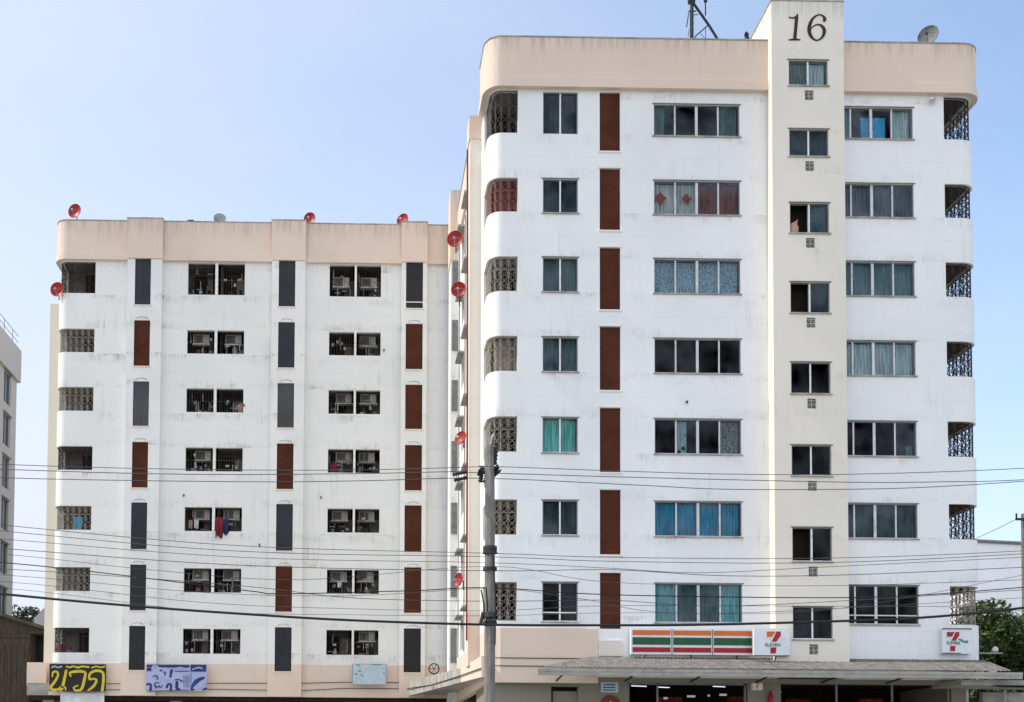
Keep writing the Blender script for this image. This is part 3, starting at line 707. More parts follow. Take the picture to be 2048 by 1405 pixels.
for j, (a, b) in enumerate(WL):
    for i in range(7):
        if (j, i) in skip: continue
        x = (a + b) / 2 + rnd.uniform(-.06, .14); z = (ZT[i] - .45) if i else 24.1
        if ac0 is None: ac0 = make_ac(x, YL + .55, z); o = ac0; base = Vector((x, YL + .55, z))
        else: o = copy_tree(ac0, Vector((x, YL + .55, z)) - base)
        tag(o, f'air conditioner behind bars, {ROW[i]} row, {side[j]}', 'air conditioner', 'air conditioners in the openings of the farther block')

# =================================================================== sign boards
def box_sign(x0, x1, z0, z1, y0, y1): return MB().box(x0, y0, z0, x1, y1, z1)
ys = YR - .28
r_ = root('striped_sign', (11.05, ys, 5.55), 'long shop sign of three panels striped orange, green and red', 'sign')
q0, q1 = at(1262, 1258, ys), at(1506, 1311, ys); X0, X1, Z1, Z0 = q0.x, q1.x, q0.z, q1.z
box_sign(X0, X1, Z0, Z1, ys, ys + .2).build('sign_box', 's_white', r_)
w3 = (X1 - X0) / 3
for k in range(3):
    a, b = X0 + w3 * k + .05, X0 + w3 * (k + 1) - .04; H = Z1 - Z0
    m = MB(); m.box(a, ys - .012, Z0 + H * .76, b, ys - .001, Z0 + H * .95, 0); m.box(a, ys - .012, Z0 + H * .38, b, ys - .001, Z0 + H * .67, 1); m.box(a, ys - .012, Z0 + H * .09, b, ys - .001, Z0 + H * .28, 2)
    m.build('striped_panel', ['s_orange', 's_green', 's_red'], r_)
    if k: MB().box(a - .058, ys - .02, Z0, a - .03, ys - .001, Z1).build('joint_strip', 'frame_dark', r_)
m = MB()
for x_ in (X0 + .5, (X0 + X1) / 2, X1 - .5): m.tube([(x_, ys + .1, Z0), (x_, ys + .26, Z0 - .25)], .02, 5)
m.build('sign_bracket', 'dark_metal', r_)
def seven(parent, u0, v0, s_, Y, red_top, small=True):
    """numeral with the small word across its stem; u0,v0 top-left pixel, s_ pixels per unit"""
    def poly(pts_, mat, y=Y):
        P_ = [at(u0 + a * s_, v0 + b * s_, Y) for a, b in pts_]; MB().prism([(p.x, p.z) for p in P_][::-1], y - .012, y - .001).build('numeral_piece', mat, parent)
    poly([(-.04, -.04), (1.07, -.04), (1.07, .30), (.60, .78), (.30, .78), (.30, .45), (-.04, .45)], 's_white', Y)
    poly([(0, 0), (.62, 0), (.40, .38), (0, .38)], 's_red' if red_top else 's_orange', Y - .012)
    poly([(.70, 0), (1.0, 0), (1.0, .30), (.70, .72), (.36, .72), (.55, .35)], 's_red', Y - .012)
    poly([(.28, 1.13), (.70, 1.13), (.66, 1.56), (.28, 1.56)], 's_red', Y)
def words(txt, parent, px, py, hpx, Y, mat, wpx=None):
    c_ = bpy.data.curves.new('lettering', 'FONT'); c_.body = txt; c_.size = 1; c_.extrude = .01
    o = bpy.data.objects.new('tmp', c_); sc.collection.objects.link(o); dg = bpy.context.evaluated_depsgraph_get(); me = bpy.data.meshes.new_from_object(o.evaluated_get(dg))
    bpy.data.objects.remove(o)
    vs = [v.co.copy() for v in me.vertices]; x0_, x1_ = min(v.x for v in vs), max(v.x for v in vs); y0_, y1_ = min(v.y for v in vs), max(v.y for v in vs)
    p = at(px, py, Y); k = hpx * Y / F_PX / (y1_ - y0_); kx = (wpx * Y / F_PX / (x1_ - x0_)) if wpx else k
    mb = MB(); mb.v = [(p.x + (v.x - x0_) * kx, Y - .012 - v.z * .5, p.z + (v.y - y0_) * k) for v in vs]; mb.f = [tuple(f.vertices) for f in me.polygons]; mb.m = [0] * len(mb.f)
    return mb.build('lettering', mat, parent)
ys = YT - .16
q0, q1 = at(1508, 1257, ys), at(1580, 1311, ys)
r_ = root('logo_sign', (q0.x, ys, q1.z), 'white shop sign with orange and red numeral beside the striped sign', 'sign')
box_sign(q0.x, q1.x, q1.z, q0.z, ys, ys + .14).build('sign_box', 's_white', r_)
m = MB(); m.box(q0.x, ys - .01, q1.z - .02, q1.x, ys + .14, q1.z - .002); m.tube([(q0.x + .75, ys + .1, q1.z), (q0.x + .75, ys + .22, q1.z - .3)], .03, 5); m.build('sign_frame', 'frame_dark', r_)
seven(r_, 1533, 1263.5, 28, ys, False); words('ELEVEN', r_, 1530.5, 1293.2, 6.2, ys - .001, 's_green', 30)
ys2 = YR - .20
q0, q1 = at(1884, 1257, ys2), at(1943, 1308, ys2)
r_ = root('logo_sign', (q0.x, ys2, q1.z), 'white shop sign with red numeral at the right corner of the building', 'sign')
box_sign(q0.x, q1.x, q1.z, q0.z, ys2, ys2 + .5).build('sign_box', 's_white', r_)
m = MB(); m.box(q0.x, ys2 - .03, q0.z - .03, q1.x + .02, ys2 - .001, q0.z + .01); m.box(q0.x, ys2 - .02, q1.z, q0.x + .62, ys2 - .001, q1.z + .03); m.build('sign_frame', 'frame_dark', r_)
seven(r_, 1893.5, 1264.5, 24.5, ys2, True); words('ELEVEN', r_, 1893.5, 1289.3, 6.2, ys2 - .001, 's_green', 26)
m = MB(); stroke(m, [(0, 0, 3), (5, 2, 5), (10, 5, 4), (16, 5, 6)], ys2 - .01, 1918, 1279, 1.0); m.build('teal_mark', 's_teal', r_)

ysl = YL - .46
def banner(name, px0, py0, px1, py1, Y, mat, label, cat, t=.05):
    a, b = at(px0, py0, Y), at(px1, py1, Y); r_ = root(name, (a.x, Y, b.z), label, cat); MB().box(a.x, Y, b.z, b.x, Y + t, a.z).build('board', mat, r_); return r_, a, b
r_, a, b = banner('shop_sign', 99, 1328, 211, 1383, ysl, 's_black', 'black sign with big yellow Thai letters above the white cloth', 'sign', .08)
Z = lambda mb, pl, dy=0: stroke(mb, [(u_, v_, w_ * .72) for u_, v_, w_ in pl], ysl - .012 - dy, 80, 1300, 5.689)
m = MB()
Z(m, [(140, 305, 22), (148, 258, 30), (192, 250, 32), (204, 292, 36), (168, 362, 40), (122, 425, 44), (140, 452, 40), (200, 452, 34), (240, 440, 34)])
Z(m, [(298, 238, 40), (276, 340, 44), (250, 440, 44), (222, 455, 30), (228, 428, 24), (285, 428, 26), (290, 452, 26)], .0012)
m.build('thai_letter', 's_yellow', r_)
m = MB(); Z(m, [(350, 300, 24), (340, 262, 34), (400, 248, 42), (470, 246, 42), (514, 262, 38), (505, 340, 44), (480, 430, 44), (455, 458, 34), (405, 462, 30), (382, 430, 24), (430, 408, 22)]); m.build('thai_letter', 's_yellow', r_)
m = MB(); Z(m, [(548, 462, 24), (580, 440, 36), (622, 398, 40), (642, 345, 36), (605, 330, 30), (565, 335, 34), (562, 290, 36), (595, 252, 40), (660, 238, 42), (714, 262, 40), (722, 340, 42), (708, 462, 44)]); m.build('thai_letter', 's_yellow', r_)
m = MB(); Z(m, [(135, 200, 22), (170, 188, 22), (200, 202, 20), (245, 190, 24)]); m.build('small_lettering', 's_lilac', r_)
m = MB(); Z(m, [(300, 190, 24), (340, 200, 26), (380, 188, 24), (430, 202, 30), (480, 190, 26), (555, 198, 26)]); Z(m, [(590, 205, 24), (640, 190, 24), (690, 200, 26), (738, 190, 24)]); m.build('small_lettering', 's_yellow', r_)
r_, a, b = banner('banner', 293, 1329, 413, 1383, ysl, 's_lilac', 'blue and lilac banner with Thai lettering on the peach band', 'banner')
def rect(mb, x0, y0, x1, y1, Y, d, mi=0):
    p, q = at(x0, y0, Y), at(x1, y1, Y); mb.box(p.x, Y - d - .004, q.z, q.x, Y - d, p.z, mi)
m = MB(); rect(m, 293.5, 1329.5, 379, 1336, ysl, .002); rect(m, 381, 1329.5, 412.5, 1344, ysl, .002); rect(m, 293.5, 1336, 303, 1343, ysl, .002)
ZB_ = lambda pl, w_=1: stroke(m, pl, ysl - .008, 280, 1315, 13.65)
ZB_([(200, 740, 70), (290, 745, 60), (285, 900, 70)]); ZB_([(520, 700, 30), (420, 705, 35), (400, 790, 40), (460, 800, 40), (420, 850, 25)]); ZB_([(500, 840, 25), (520, 770, 25), (560, 830, 25), (620, 760, 25)])
ZB_([(730, 820, 70), (760, 750, 60), (840, 745, 60), (840, 900, 70)]); ZB_([(560, 370, 50), (600, 350, 40)]); ZB_([(640, 400, 30), (690, 430, 45), (670, 500, 25)]); ZB_([(860, 360, 80), (830, 530, 60)])
ZB_([(350, 530, 30), (450, 500, 35), (480, 590, 40)]); ZB_([(960, 620, 30), (1060, 610, 35), (1150, 660, 45)]); ZB_([(1010, 680, 80), (1010, 850, 80), (1080, 880, 60)]); ZB_([(950, 380, 20), (1150, 385, 22), (1350, 380, 20)])
for k in range(5): ZB_([(1190 + k * 35, 500 + 20 * (k % 2), 10), (1190 + k * 35, 820, 10)])
ZB_([(1390, 420, 14), (1385, 860, 14)]); ZB_([(1420, 820, 60), (1500, 700, 120), (1600, 620, 110), (1740, 560, 70)]); ZB_([(1400, 880, 70), (1480, 880, 50)]); ZB_([(1740, 880, 60), (1810, 850, 50)]); ZB_([(200, 920, 14), (800, 910, 14), (1330, 900, 20)])
m.build('banner_print', 's_navy', r_)
m = MB(); s2 = lambda pl: stroke(m, pl, ysl - .012, 280, 1315, 13.65)
s2([(340, 300, 60), (380, 240, 50), (480, 260, 50), (480, 340, 50), (400, 380, 60)]); s2([(960, 320, 50), (1100, 290, 60), (1250, 330, 50)]); s2([(1430, 330, 30), (1600, 280, 40), (1700, 310, 30)]); s2([(1500, 850, 60), (1620, 800, 90), (1720, 720, 110)]); s2([(1120, 870, 30), (1300, 860, 25)])
m.build('banner_print', 's_lilac', r_)
r_, a, b = banner('notice_board', 704, 1328, 773, 1370, ysl, 's_pale', 'pale blue faded board on the peach band', 'sign')
m = MB(); s3 = lambda pl: stroke(m, pl, ysl - .008, 690, 1315, 20.5)
s3([(470, 330, 30), (600, 330, 35)]); s3([(560, 560, 60), (640, 570, 60)]); s3([(430, 680, 60), (500, 690, 50)]); s3([(1100, 300, 30), (1480, 310, 35)]); s3([(650, 700, 40), (760, 780, 50)]); s3([(1590, 620, 30), (1600, 700, 50)])
m.build('faded_print', 's_teal', r_)
m = MB(); rect(m, 704, 1328, 773, 1329.6, ysl, .003); rect(m, 704, 1368.6, 773, 1370, ysl, .003); rect(m, 704, 1329.6, 705.6, 1368.6, ysl, .003); rect(m, 771.6, 1329.6, 773, 1368.6, ysl, .003); m.build('board_frame', 'grey_metal', r_)
# white cloth below the yellow-lettered sign
a, b = at(121, 1384, YL - .2), at(209, 1384, YL - .2); m = MB(); n = 22; rows_ = 10
def clothpt(i, k):
    u, v = i / n, k / rows_; sag = .06 * math.sin(u * math.pi) * (1 - v)
    return (a.x + (b.x - a.x) * u, YL - .22 + .05 * math.sin(u * 9 + v * 5) * v + .03 * math.sin(u * 23) * v, a.z - sag - v * 2.0)
for i in range(n):
    for k in range(rows_): m.face([clothpt(i, k + 1), clothpt(i + 1, k + 1), clothpt(i + 1, k), clothpt(i, k)])
tag(m.build('cloth', 'cloth_white', None, True), 'plain white cloth hanging below the black and yellow sign', 'cloth')

# =================================================================== canopies, shopfront
cR = root('canopy', (13, 39, 4.8), 'corrugated canopy with pale gutter along the shop fronts', 'canopy')
ye = YR - 1.75; zE, zW = 4.93, 5.44; m = MB(); n = 230; x0c, x1c = 5.75, 20.9
for i in range(n):
    xa, xb = x0c + (x1c - x0c) * i / n, x0c + (x1c - x0c) * (i + 1) / n
    h = lambda k: .009 * math.cos(k * math.pi) + random.uniform(-.004, .004)
    ha, hb = h(i), h(i + 1)
    if xa < 7.6: wy = ye + (xa - x0c) / (7.6 - x0c) * (YR - ye) * .98 + .02; wy2 = ye + (xb - x0c) / (7.6 - x0c) * (YR - ye) * .98 + .02
    else: wy = wy2 = YR - .005
    if xa > 20.2: wy = wy2 = YR - .005
    za = zE + (zW - zE) * (wy - ye) / (YR - ye); zb_ = zE + (zW - zE) * (wy2 - ye) / (YR - ye)
    jit = random.uniform(-.03, .0)
    m.face([(xa, ye + jit, zE + ha), (xb, ye + jit, zE + hb), (xb, wy2, zb_ + hb), (xa, wy, za + ha)]); m.face([(xa, wy, za + ha - .012), (xb, wy2, zb_ + hb - .012), (xb, ye + jit, zE + hb - .012), (xa, ye + jit, zE + ha - .012)])
m.build('corrugated_roof', 'roofing', cR)
m = MB(); m.box(5.61, ye - .14, 4.66, 21.2, ye - .02, 4.78); m.box(5.61, ye - .16, 4.78, 21.2, ye - .13, 4.87); m.box(5.61, ye - .05, 4.781, 21.2, ye - .02, 4.87); m.build('gutter', 'gutter', cR)
for x_ in (6.5, 8.8, 11, 13.2, 15.4, 17.6, 19.8): MB().tube([(x_, ye, 4.76), (x_, YR - .05, 4.62)], .035, 5).build('canopy_bracket', 'dark_metal', cR)
# canopy slab along the flank
cL = root('canopy', (3.2, 47, 4.8), 'stained concrete canopy slab sloping down to the farther block', 'canopy')
P_ = [(3.98, 39.95, 4.72, 5.42), (3.70, 44.8, 4.88, 5.42), (2.08, 54.55, 4.92, 5.58)]
for k in range(2):
    (xa, ya, la, ha), (xb, yb, lb, hb) = P_[k], P_[k + 1]; m = MB()
    m.face([(xb, yb, lb), (xa, ya, la), (xa, ya, ha), (xb, yb, hb)]); m.face([(xa + .1, ya, la), (xb + .1, yb, lb), (xb + .1, yb, hb), (xa + .1, ya, ha)])
    m.face([(xa, ya, ha), (xa + .1, ya, ha), (xb + .1, yb, hb), (xb, yb, hb)]); m.face([(xb, yb, lb), (xb + .1, yb, lb), (xa + .1, ya, la), (xa, ya, la)])
    m.face([(xa, ya, la), (xa + .1, ya, la), (xa + .1, ya, ha), (xa, ya, ha)]); m.face([(xb, yb, hb), (xb + .1, yb, hb), (xb + .1, yb, lb), (xb, yb, lb)])
    m.build('fascia', 'peach' if k == 0 else 'concrete_d', cL)
m = MB(); m.face([(3.99, 39.97, 5.30), (4.16, 39.97, 5.30), (4.16, 54.5, 5.45), (2.18, 54.5, 5.45), (3.80, 44.8, 5.30)]); m.face([(3.99, 39.97, 4.8), (3.80, 44.8, 4.95), (2.18, 54.5, 5.0), (4.16, 54.5, 5.0), (4.16, 39.97, 4.8)]); m.build('slab', 'concrete_d', cL)
MB().tube([(3.95, 39.9, 5.0), (3.66, 44.8, 5.12), (2.9, 49.6, 5.1), (2.05, 54.4, 5.25)], .02, 5).build('cable', 'wire', cL)
# satellite antenna ring and junk on slab
m = MB(); c_ = at(868, 1338, 51.0); m.tube([(c_.x + .22 * math.cos(k * .524), 51.0, c_.z + .22 * math.sin(k * .524)) for k in range(13)], .03, 6)
for k in range(3): m.tube([(c_.x - .2 * math.cos(k * 1.05), 51, c_.z - .2 * math.sin(k * 1.05)), (c_.x + .2 * math.cos(k * 1.05), 51, c_.z + .2 * math.sin(k * 1.05))], .012, 4)
m.box(c_.x - .03, 50.95, c_.z - .42, c_.x + .03, 51.05, c_.z - .2)
tag(m.build('exhaust_fan', 'dark_metal'), 'round black fan guard standing on the sloping concrete canopy', 'fan')

# shopfront below the canopy
sR = root('shopfront', (12.5, 40.3, 0), 'beige walled ground floor with dark store openings under the corrugated canopy', 'shopfront')
pS = Path([(4.3, 45), (4.3, 40.35), (20.5, 40.35), (20.5, 45)]); qx = lambda x: pS.at_x(x, 40.35)
path_wall(pS, .12, 4.66, [(qx(6.38), qx(7.3), .12, 4.45), (qx(9.0), qx(13.05), .12, 4.60), (qx(14.15), qx(20.0), .12, 4.60)], .25).build('wall', 'shopwall', sR)
m = MB(); m.box(7.6, 40.02, 4.60, 20.4, 40.349, 4.748); m.build('lintel', 'shopwall', sR)
m = MB(); m.box(6.38, 40.5, .12, 6.46, 40.6, 4.45, 1); m.box(6.47, 40.5, .12, 7.3, 40.54, 4.30); m.build('door', ['shopwall', 'black'], sR)
m = MB().room(8.6, 40.61, .1, 20.3, 44.8, 4.7); m.build('shop_interior', 'shopdark', sR)
m = MB()
for k in range(9): x_ = 9.3 + k * 1.2; m.box(x_, 42.0 + (k % 3) * .5, .1, x_ + .9, 42.4 + (k % 3) * .5, 3.9 + .35 * (k % 2))
m.build('shelving', 'shopred', sR)
m = MB()
for x_ in (9.02, 10.0, 12.98, 14.17, 16.1, 18.0, 19.92): m.box(x_ - .03, 40.4, .12, x_ + .03, 40.46, 4.6)
m.box(9.0, 40.4, 4.54, 13.05, 40.459, 4.598); m.build('shop_frame', 'frame_dark', sR)
m = MB()
for x_, y_, w_ in ((9.3, 41.2, .9), (10.3, 41.7, .8), (12.1, 41.1, .8), (14.9, 43.5, .8)): m.tube([(x_, y_, 4.55), (x_ + w_ * .7, y_ + .5, 4.57)], .018, 6)
m.build('fluorescent_tube', 'tube', sR)
m = MB()
for x_, z_, w_ in ((11.0, 4.12, .28), (12.1, 4.18, .25), (11.7, 4.15, .08), (10.2, 4.05, .14)): m.box(x_, 40.39, z_, x_ + w_, 40.398, z_ + .07)
m.build('window_stickers', 's_white', sR)
# small fixtures on the shop wall
a, b = at(1203, 1364, 40.2), at(1238, 1385, 40.2); r_ = root('wall_plate', (a.x, 40.3, b.z), 'small pale notice plate on the beige shop wall', 'sign'); MB().box(a.x, 40.30, b.z, b.x, 40.34, a.z).build('plate', 's_pale', r_)
m = MB(); 
for k in range(3): m.box(a.x + .08, 40.293, b.z + .06 + k * .09, b.x - .1, 40.299, b.z + .095 + k * .09)
m.build('faded_print', 's_navy', r_)
c_ = at(1222, 1411, 40.2); r_ = root('round_sign', (c_.x, 40.3, c_.z), 'round dark red sign below the notice plate', 'sign'); MB().cyl((c_.x, 40.34, c_.z), (0, -1, 0), .34, .05, 24).build('disc', 'pipe_red', r_)
m = MB(); m.prism([(c_.x - .12, c_.z - .08), (c_.x + .12, c_.z - .08), (c_.x, c_.z + .16)], 40.275, 40.289); m.build('mark', 's_white', r_)
a, b = at(1508, 1361, 40.0), at(1528, 1380, 40.0); r_ = root('light_box', (a.x, 40.1, b.z), 'small square light box on the beige pillar', 'sign'); MB().box(a.x, 40.12, b.z, b.x, 40.345, a.z).build('box', 'cream', r_)
m = MB(); m.box(a.x + .12, 40.11, b.z + .05, a.x + .17, 40.119, a.z - .07); m.box(a.x + .12, 40.108, a.z - .11, a.x + .24, 40.1185, a.z - .07); m.build('mark', 's_orange', r_)
c_ = at(1543, 1392, 40.1); m = MB(); m.tube([(c_.x, 40.2, c_.z - .3), (c_.x, 40.2, c_.z - .27), (c_.x, 40.2, c_.z), (c_.x, 40.2, c_.z + .08), (c_.x, 40.2, c_.z + .14)], [.06, .09, .09, .05, .03], 10); m.box(c_.x - .03, 40.2, c_.z + .14, c_.x + .09, 40.23, c_.z + .17)
tag(m.build('fire_extinguisher', 's_red', None, True), 'small red extinguisher on the pillar between the store openings', 'extinguisher')

# =================================================================== dishes and roof things
def dish(px, py, rpx, Y, mat, label, axis=(-.3, -.94, .02), mesh_=False, mast=.5, group=None, squash=1):
    c = at(px, py, Y); r = rpx * Y / F_PX; ax = Vector(axis).normalized(); a = ax.cross(Vector((0, 0, 1))).normalized(); b = ax.cross(a)
    o = root('satellite_dish', (c.x, c.y, c.z - r - mast), label, 'satellite dish', group)
    d = MB(); nr, na = 6, 28; dep = r * .28
    def pt(i, k, off=0):
        rr = r * i / nr; an = 2 * math.pi * k / na; return c + a * (rr * math.cos(an)) + b * (rr * math.sin(an)) + ax * (dep * (i / nr) ** 2 - dep + off)
    for i in range(nr):
        for k in range(na):
            d.face([pt(i, k), pt(i + 1, k), pt(i + 1, k + 1), pt(i, k + 1)]); d.face([pt(i, k + 1, -.012), pt(i + 1, k + 1, -.012), pt(i + 1, k, -.012), pt(i, k, -.012)])
    d.tube([pt(nr, k) for k in range(na + 1)], .014, 4)
    d.build('reflector', mat, o, True)
    t = MB(); tip = c + ax * (r * .75) + Vector((0, 0, -r * .1)); t.tube([c - b * (-r * .9), tip], .012, 4); t.tube([c + a * r * .7, tip], .007, 4); t.tube([c - a * r * .7, tip], .007, 4); t.cyl(tip, -ax, .045, .1, 8); t.build('feed_arm', 'grey_metal' if not mesh_ else 'dark_metal', o)
    s_ = MB(); bk = c - ax * (dep + .02); s_.tube([bk, bk - ax * .12, (bk.x - ax.x * .12, bk.y - ax.y * .12, c.z - r - mast)], .025, 6); s_.build('mast', 'dark_metal', o)
    return o
G = 'red satellite dishes on the two blocks'
dish(149, 422, 14, YL + .3, 'red', 'red satellite dish above the left corner of the farther roof', group=G, mast=.25)
dish(114, 579, 14, YL - .15, 'red', 'red satellite dish at the left edge below the farther parapet', group=G, axis=(-.2, -.95, -.05), mast=.1)
dish(619, 437, 12, YL + 1.2, 'red', 'red satellite dish half hidden behind the farther parapet, near the middle rib', group=G)
dish(805, 440, 13, YL + 1.2, 'red', 'red satellite dish above the rightmost rib of the farther roof', group=G, axis=(-.5, -.8, .1))
dish(440, 438, 13, YL + 1.5, 'grey_metal', 'small grey dish on the farther roof', axis=(.2, -.9, .3))
dish(910, 478, 16, 44.6, 'red', 'red satellite dish, topmost on the side wall of the nearer block', axis=(-.25, -.96, -.05), group=G, mast=.15)
dish(917, 579, 15, 44.2, 'red', 'red satellite dish, second from the top on the side wall of the nearer block', axis=(-.25, -.96, -.05), group=G, mast=.3)
dish(921, 876, 14, 44.6, 'red', 'red satellite dish above the pole top, on the side wall of the nearer block', axis=(-.7, -.7, .2), group=G, mast=.1)
dish(917, 1160, 14, 44.8, 'red', 'red satellite dish lowest on the side wall of the nearer block', axis=(-.85, -.5, .1), group=G, mast=.1)
M['mesh'] = simple('dull_dish_mesh', (.16, .165, .17), .8, .2, var=.3, scale=6)
dish(1856, 71, 20, YR + 2.5, 'mesh', 'large grey mesh dish on the nearer roof right of the stair tower', axis=(-.62, -.78, .05), mesh_=True, mast=.4)
Ym = YR + 4
ma = root('antenna_mast', tuple(at(1384, 80, Ym)), 'lattice radio mast with diagonal stay on the nearer roof', 'antenna')
P = lambda x, y: at(x, y, Ym)
m = MB(); m.tube([P(1384, 105), P(1384, -60)], .06, 6); m.tube([P(1380.5, 105), P(1381, 12)], .02, 4); m.build('mast_pole', 'dark_metal', ma)
m = MB(); m.tube([P(1386, 6), P(1417, 50), P(1445, 95)], .05, 5); m.build('stay', 'dark_metal', ma)
m = MB(); m.tube([P(1417, 50), P(1392, 72), P(1386, 84)], .022, 4); m.tube([P(1411, 56), P(1411, 84)], .012, 4); m.tube([P(1400, 66), P(1412, 80)], .010, 4); m.tube([P(1378, 22), P(1373, 55)], .022, 4); m.tube([P(1378, 22), P(1393, 23)], .025, 4); m.tube([P(1378, 60), P(1376, 75)], .012, 4); m.tube([P(1385, 31), P(1396, 29)], .018, 4); m.build('brace', 'dark_metal', ma)
m = MB()
for k in range(7): m.tube([P(1380, 12 + 12 * k), P(1388, 12 + 12 * k)], .014, 4)
m.tube([P(1376, 3), P(1390, 3)], .07, 6); m.tube([P(1377, 8), P(1388, 0)], .05, 6); m.build('crossbar', 'dark_metal', ma)
m = MB(); m.tube([at(1411, 31, Ym), at(1411, -20, Ym)], .025, 5); m.tube([at(1411, 4, Ym), at(1411, -4, Ym)], .07, 8); tag(m.build('whip_antenna', 'dark_metal'), 'thin whip antenna beside the lattice mast on the roof', 'antenna')
m = MB(); c_ = at(1494, 84, YR + 3.2); m.tube([(c_.x, c_.y, c_.z - .9), (c_.x, c_.y, c_.z + .05), (c_.x - .02, c_.y, c_.z + .28), (c_.x - .02, c_.y, c_.z + .36)], [.13, .13, .09, .05], 10); tag(m.build('roof_vent', 'dark_metal'), 'small black vent on the nearer roof left of the stair tower', 'vent')
m = MB(); c_ = at(381, 444, YL + .9); m.tube([(c_.x - .2, c_.y, c_.z - .05), (c_.x - .12, c_.y, c_.z + .04), (c_.x + .12, c_.y, c_.z + .05), (c_.x + .2, c_.y, c_.z - .05)], .05, 6); m.box(c_.x - .15, c_.y, c_.z - .6, c_.x + .15, c_.y + .2, c_.z - .03); tag(m.build('roof_vent', 'dark_metal'), 'low dark vent on the farther roof beside the small grey dish', 'vent')
c_ = at(1868, 198, YR - .2); r_ = root('security_lamp', (c_.x, YR - .1, c_.z), 'small round lamp under the peach parapet near the right corner', 'lamp')
m = MB(); m.tube([(c_.x, YR - .01, c_.z + .05), (c_.x, YR - .15, c_.z + .04), (c_.x - .04, YR - .2, c_.z - .04)], [.04, .07, .09], 10); m.build('housing', 'grey_metal', r_, True)
MB().cyl((c_.x - .04, YR - .2, c_.z - .04), (-.3, -.5, -.8), .085, .04, 10).build('lens', 'lampglass', r_)
m = MB(); a = at(1589, 441, 39.6)
# pink cloth on the sill of the open tower window
pl = [(14.33, 19.80), (14.60, 19.80), (14.62, 20.0), (14.57, 20.13), (14.60, 20.28), (14.50, 20.20), (14.38, 20.14), (14.33, 20.0)]
m.prism(pl, YT + .10, YT + .16); m.prism([(x * .6 + 14.46 * .4, z * .75 + 19.9 * .25) for x, z in pl], YT + .07, YT + .0995)
tag(m.build('cloth', 'cloth_pink'), 'pinkish cloth bunched in the open half of the tower window', 'cloth')
# blue cloth inside upper right window
m = wavy(17.0, 17.85, 23.42, 24.15, YR + .16, .02, .3); tag(m.build('cloth', 'cloth_teal'), 'bright blue cloth hung inside the top right wide window', 'cloth')
m = MB(); 
for (cx_, cz_, s_) in ((10.08, 21.2, .22), (10.98, 21.2, .18)):
    m.prism([(cx_ - s_, cz_), (cx_ - s_ * .25, cz_ - s_ * .35), (cx_, cz_ - s_ * 1.3), (cx_ + s_ * .3, cz_ - s_ * .4), (cx_ + s_, cz_), (cx_ + s_ * .4, cz_ + s_ * .5), (cx_, cz_ + s_ * 1.0), (cx_ - s_ * .5, cz_ + s_ * .6)], YR + .115, YR + .13)
tag(m.build('curtain_emblem', simple('red_applique', (.35, .05, .04), .9)), 'red shapes hanging before the white curtain')
bpy.context.view_layer.update()
o = m_ob = bpy.data.objects['curtain_emblem']; o.parent = bR; o.location = WLOC[o.name] - WLOC[bR.name]
# laundry
def laundry(x0, x1, z1, z0, Y, mat, label, amp=.04):
    m = MB(); n = 14; ro = 5; ph = random.random() * 5
    def p(i, k):
        u, v = i / n, k / ro; return (x0 + (x1 - x0) * (u + .05 * math.sin(v * 3 + u)), Y + amp * math.sin(u * 11 + ph) * (.4 + v), z1 + (z0 - z1) * v * (1 + .08 * math.sin(u * 7 + ph)))
    for i in range(n):
        for k in range(ro): m.face([p(i, k + 1), p(i + 1, k + 1), p(i + 1, k), p(i, k)])
    return tag(m.build('laundry', mat, None, True), label, 'laundry')
laundry(-6.78, -6.42, 13.05, 12.14, YL - .06, 'cloth_red', 'maroon cloth hanging out over the sill of a barred window')
laundry(-6.40, -6.16, 12.98, 12.26, YL - .06, 'cloth_blue', 'navy cloth hanging out beside the maroon cloth')
laundry(-8.05, -7.88, 12.98, 12.6, YL + .3, 'cloth_pink', 'pinkish shirt drying, left of a pair behind the bars', .02)
laundry(-7.80, -7.60, 13.0, 12.6, YL + .3, 'cloth_white', 'white shirt drying, right of a pair behind the bars', .02)
laundry(-1.18, -1.0, 10.2, 9.93, YL + .3, 'cloth_white', 'small white rag in the sixth row right window column', .02)
laundry(-5.85, -5.62, 18.4, 17.95, YL + .3, 'cloth_pink', 'pink towel in the third row left window column', .02)
laundry(-1.60, -1.25, 15.7, 15.2, YL + .3, 'cloth_red', 'dull red cloth in the fourth row right window column', .02)
laundry(-13.35, -12.95, 13.1, 12.5, YL + .4, 'cloth_teal', 'blue cloth in the left corner balcony of the farther block', .02)
laundry(-13.85, -13.6, 7.2, 6.8, YL + .3, 'cloth_red', 'reddish cloth in the lowest left corner balcony', .02)

# =================================================================== pole and wires
YP = 32.0
po = root('utility_pole', (at(979, 1400, YP).x, YP, 0), 'grey concrete utility pole in front of the gap between the blocks', 'utility pole')
xb = at(979, 1400, YP).x; xt = at(980, 870, YP).x; zt = at(980, 895, YP).z
m = MB(); m.tube([(xb, YP, .05), (xb, YP, 6), (xt, YP, zt - 1), (xt, YP, zt)], [.155, .145, .13, .115], 8); m.build('shaft', 'concrete', po)
PW = lambda x, y, dy=0: at(x, y, YP + dy)
m = MB(); m.tube([PW(971, 975), PW(971, 900), PW(974, 885)], .035, 6); m.tube([PW(980, 895), PW(984, 875), PW(988, 868)], .03, 6); m.build('top_bracket', 'grey_metal', po)
for (x_, y0_, y1_) in ((993, 885, 930), (995, 933, 950), (965, 935, 965), (985, 955, 968), (962, 940, 952)):
    m = MB(); a, b = PW(x_, y0_), PW(x_ - 4, y1_); k_ = 6
    pts_ = [a.lerp(b, t / (2 * k_)) for t in range(2 * k_ + 1)]; m.tube(pts_, [(.075 if t % 2 else .045) for t in range(2 * k_ + 1)], 8); m.build('insulator', 'dark_metal', po)
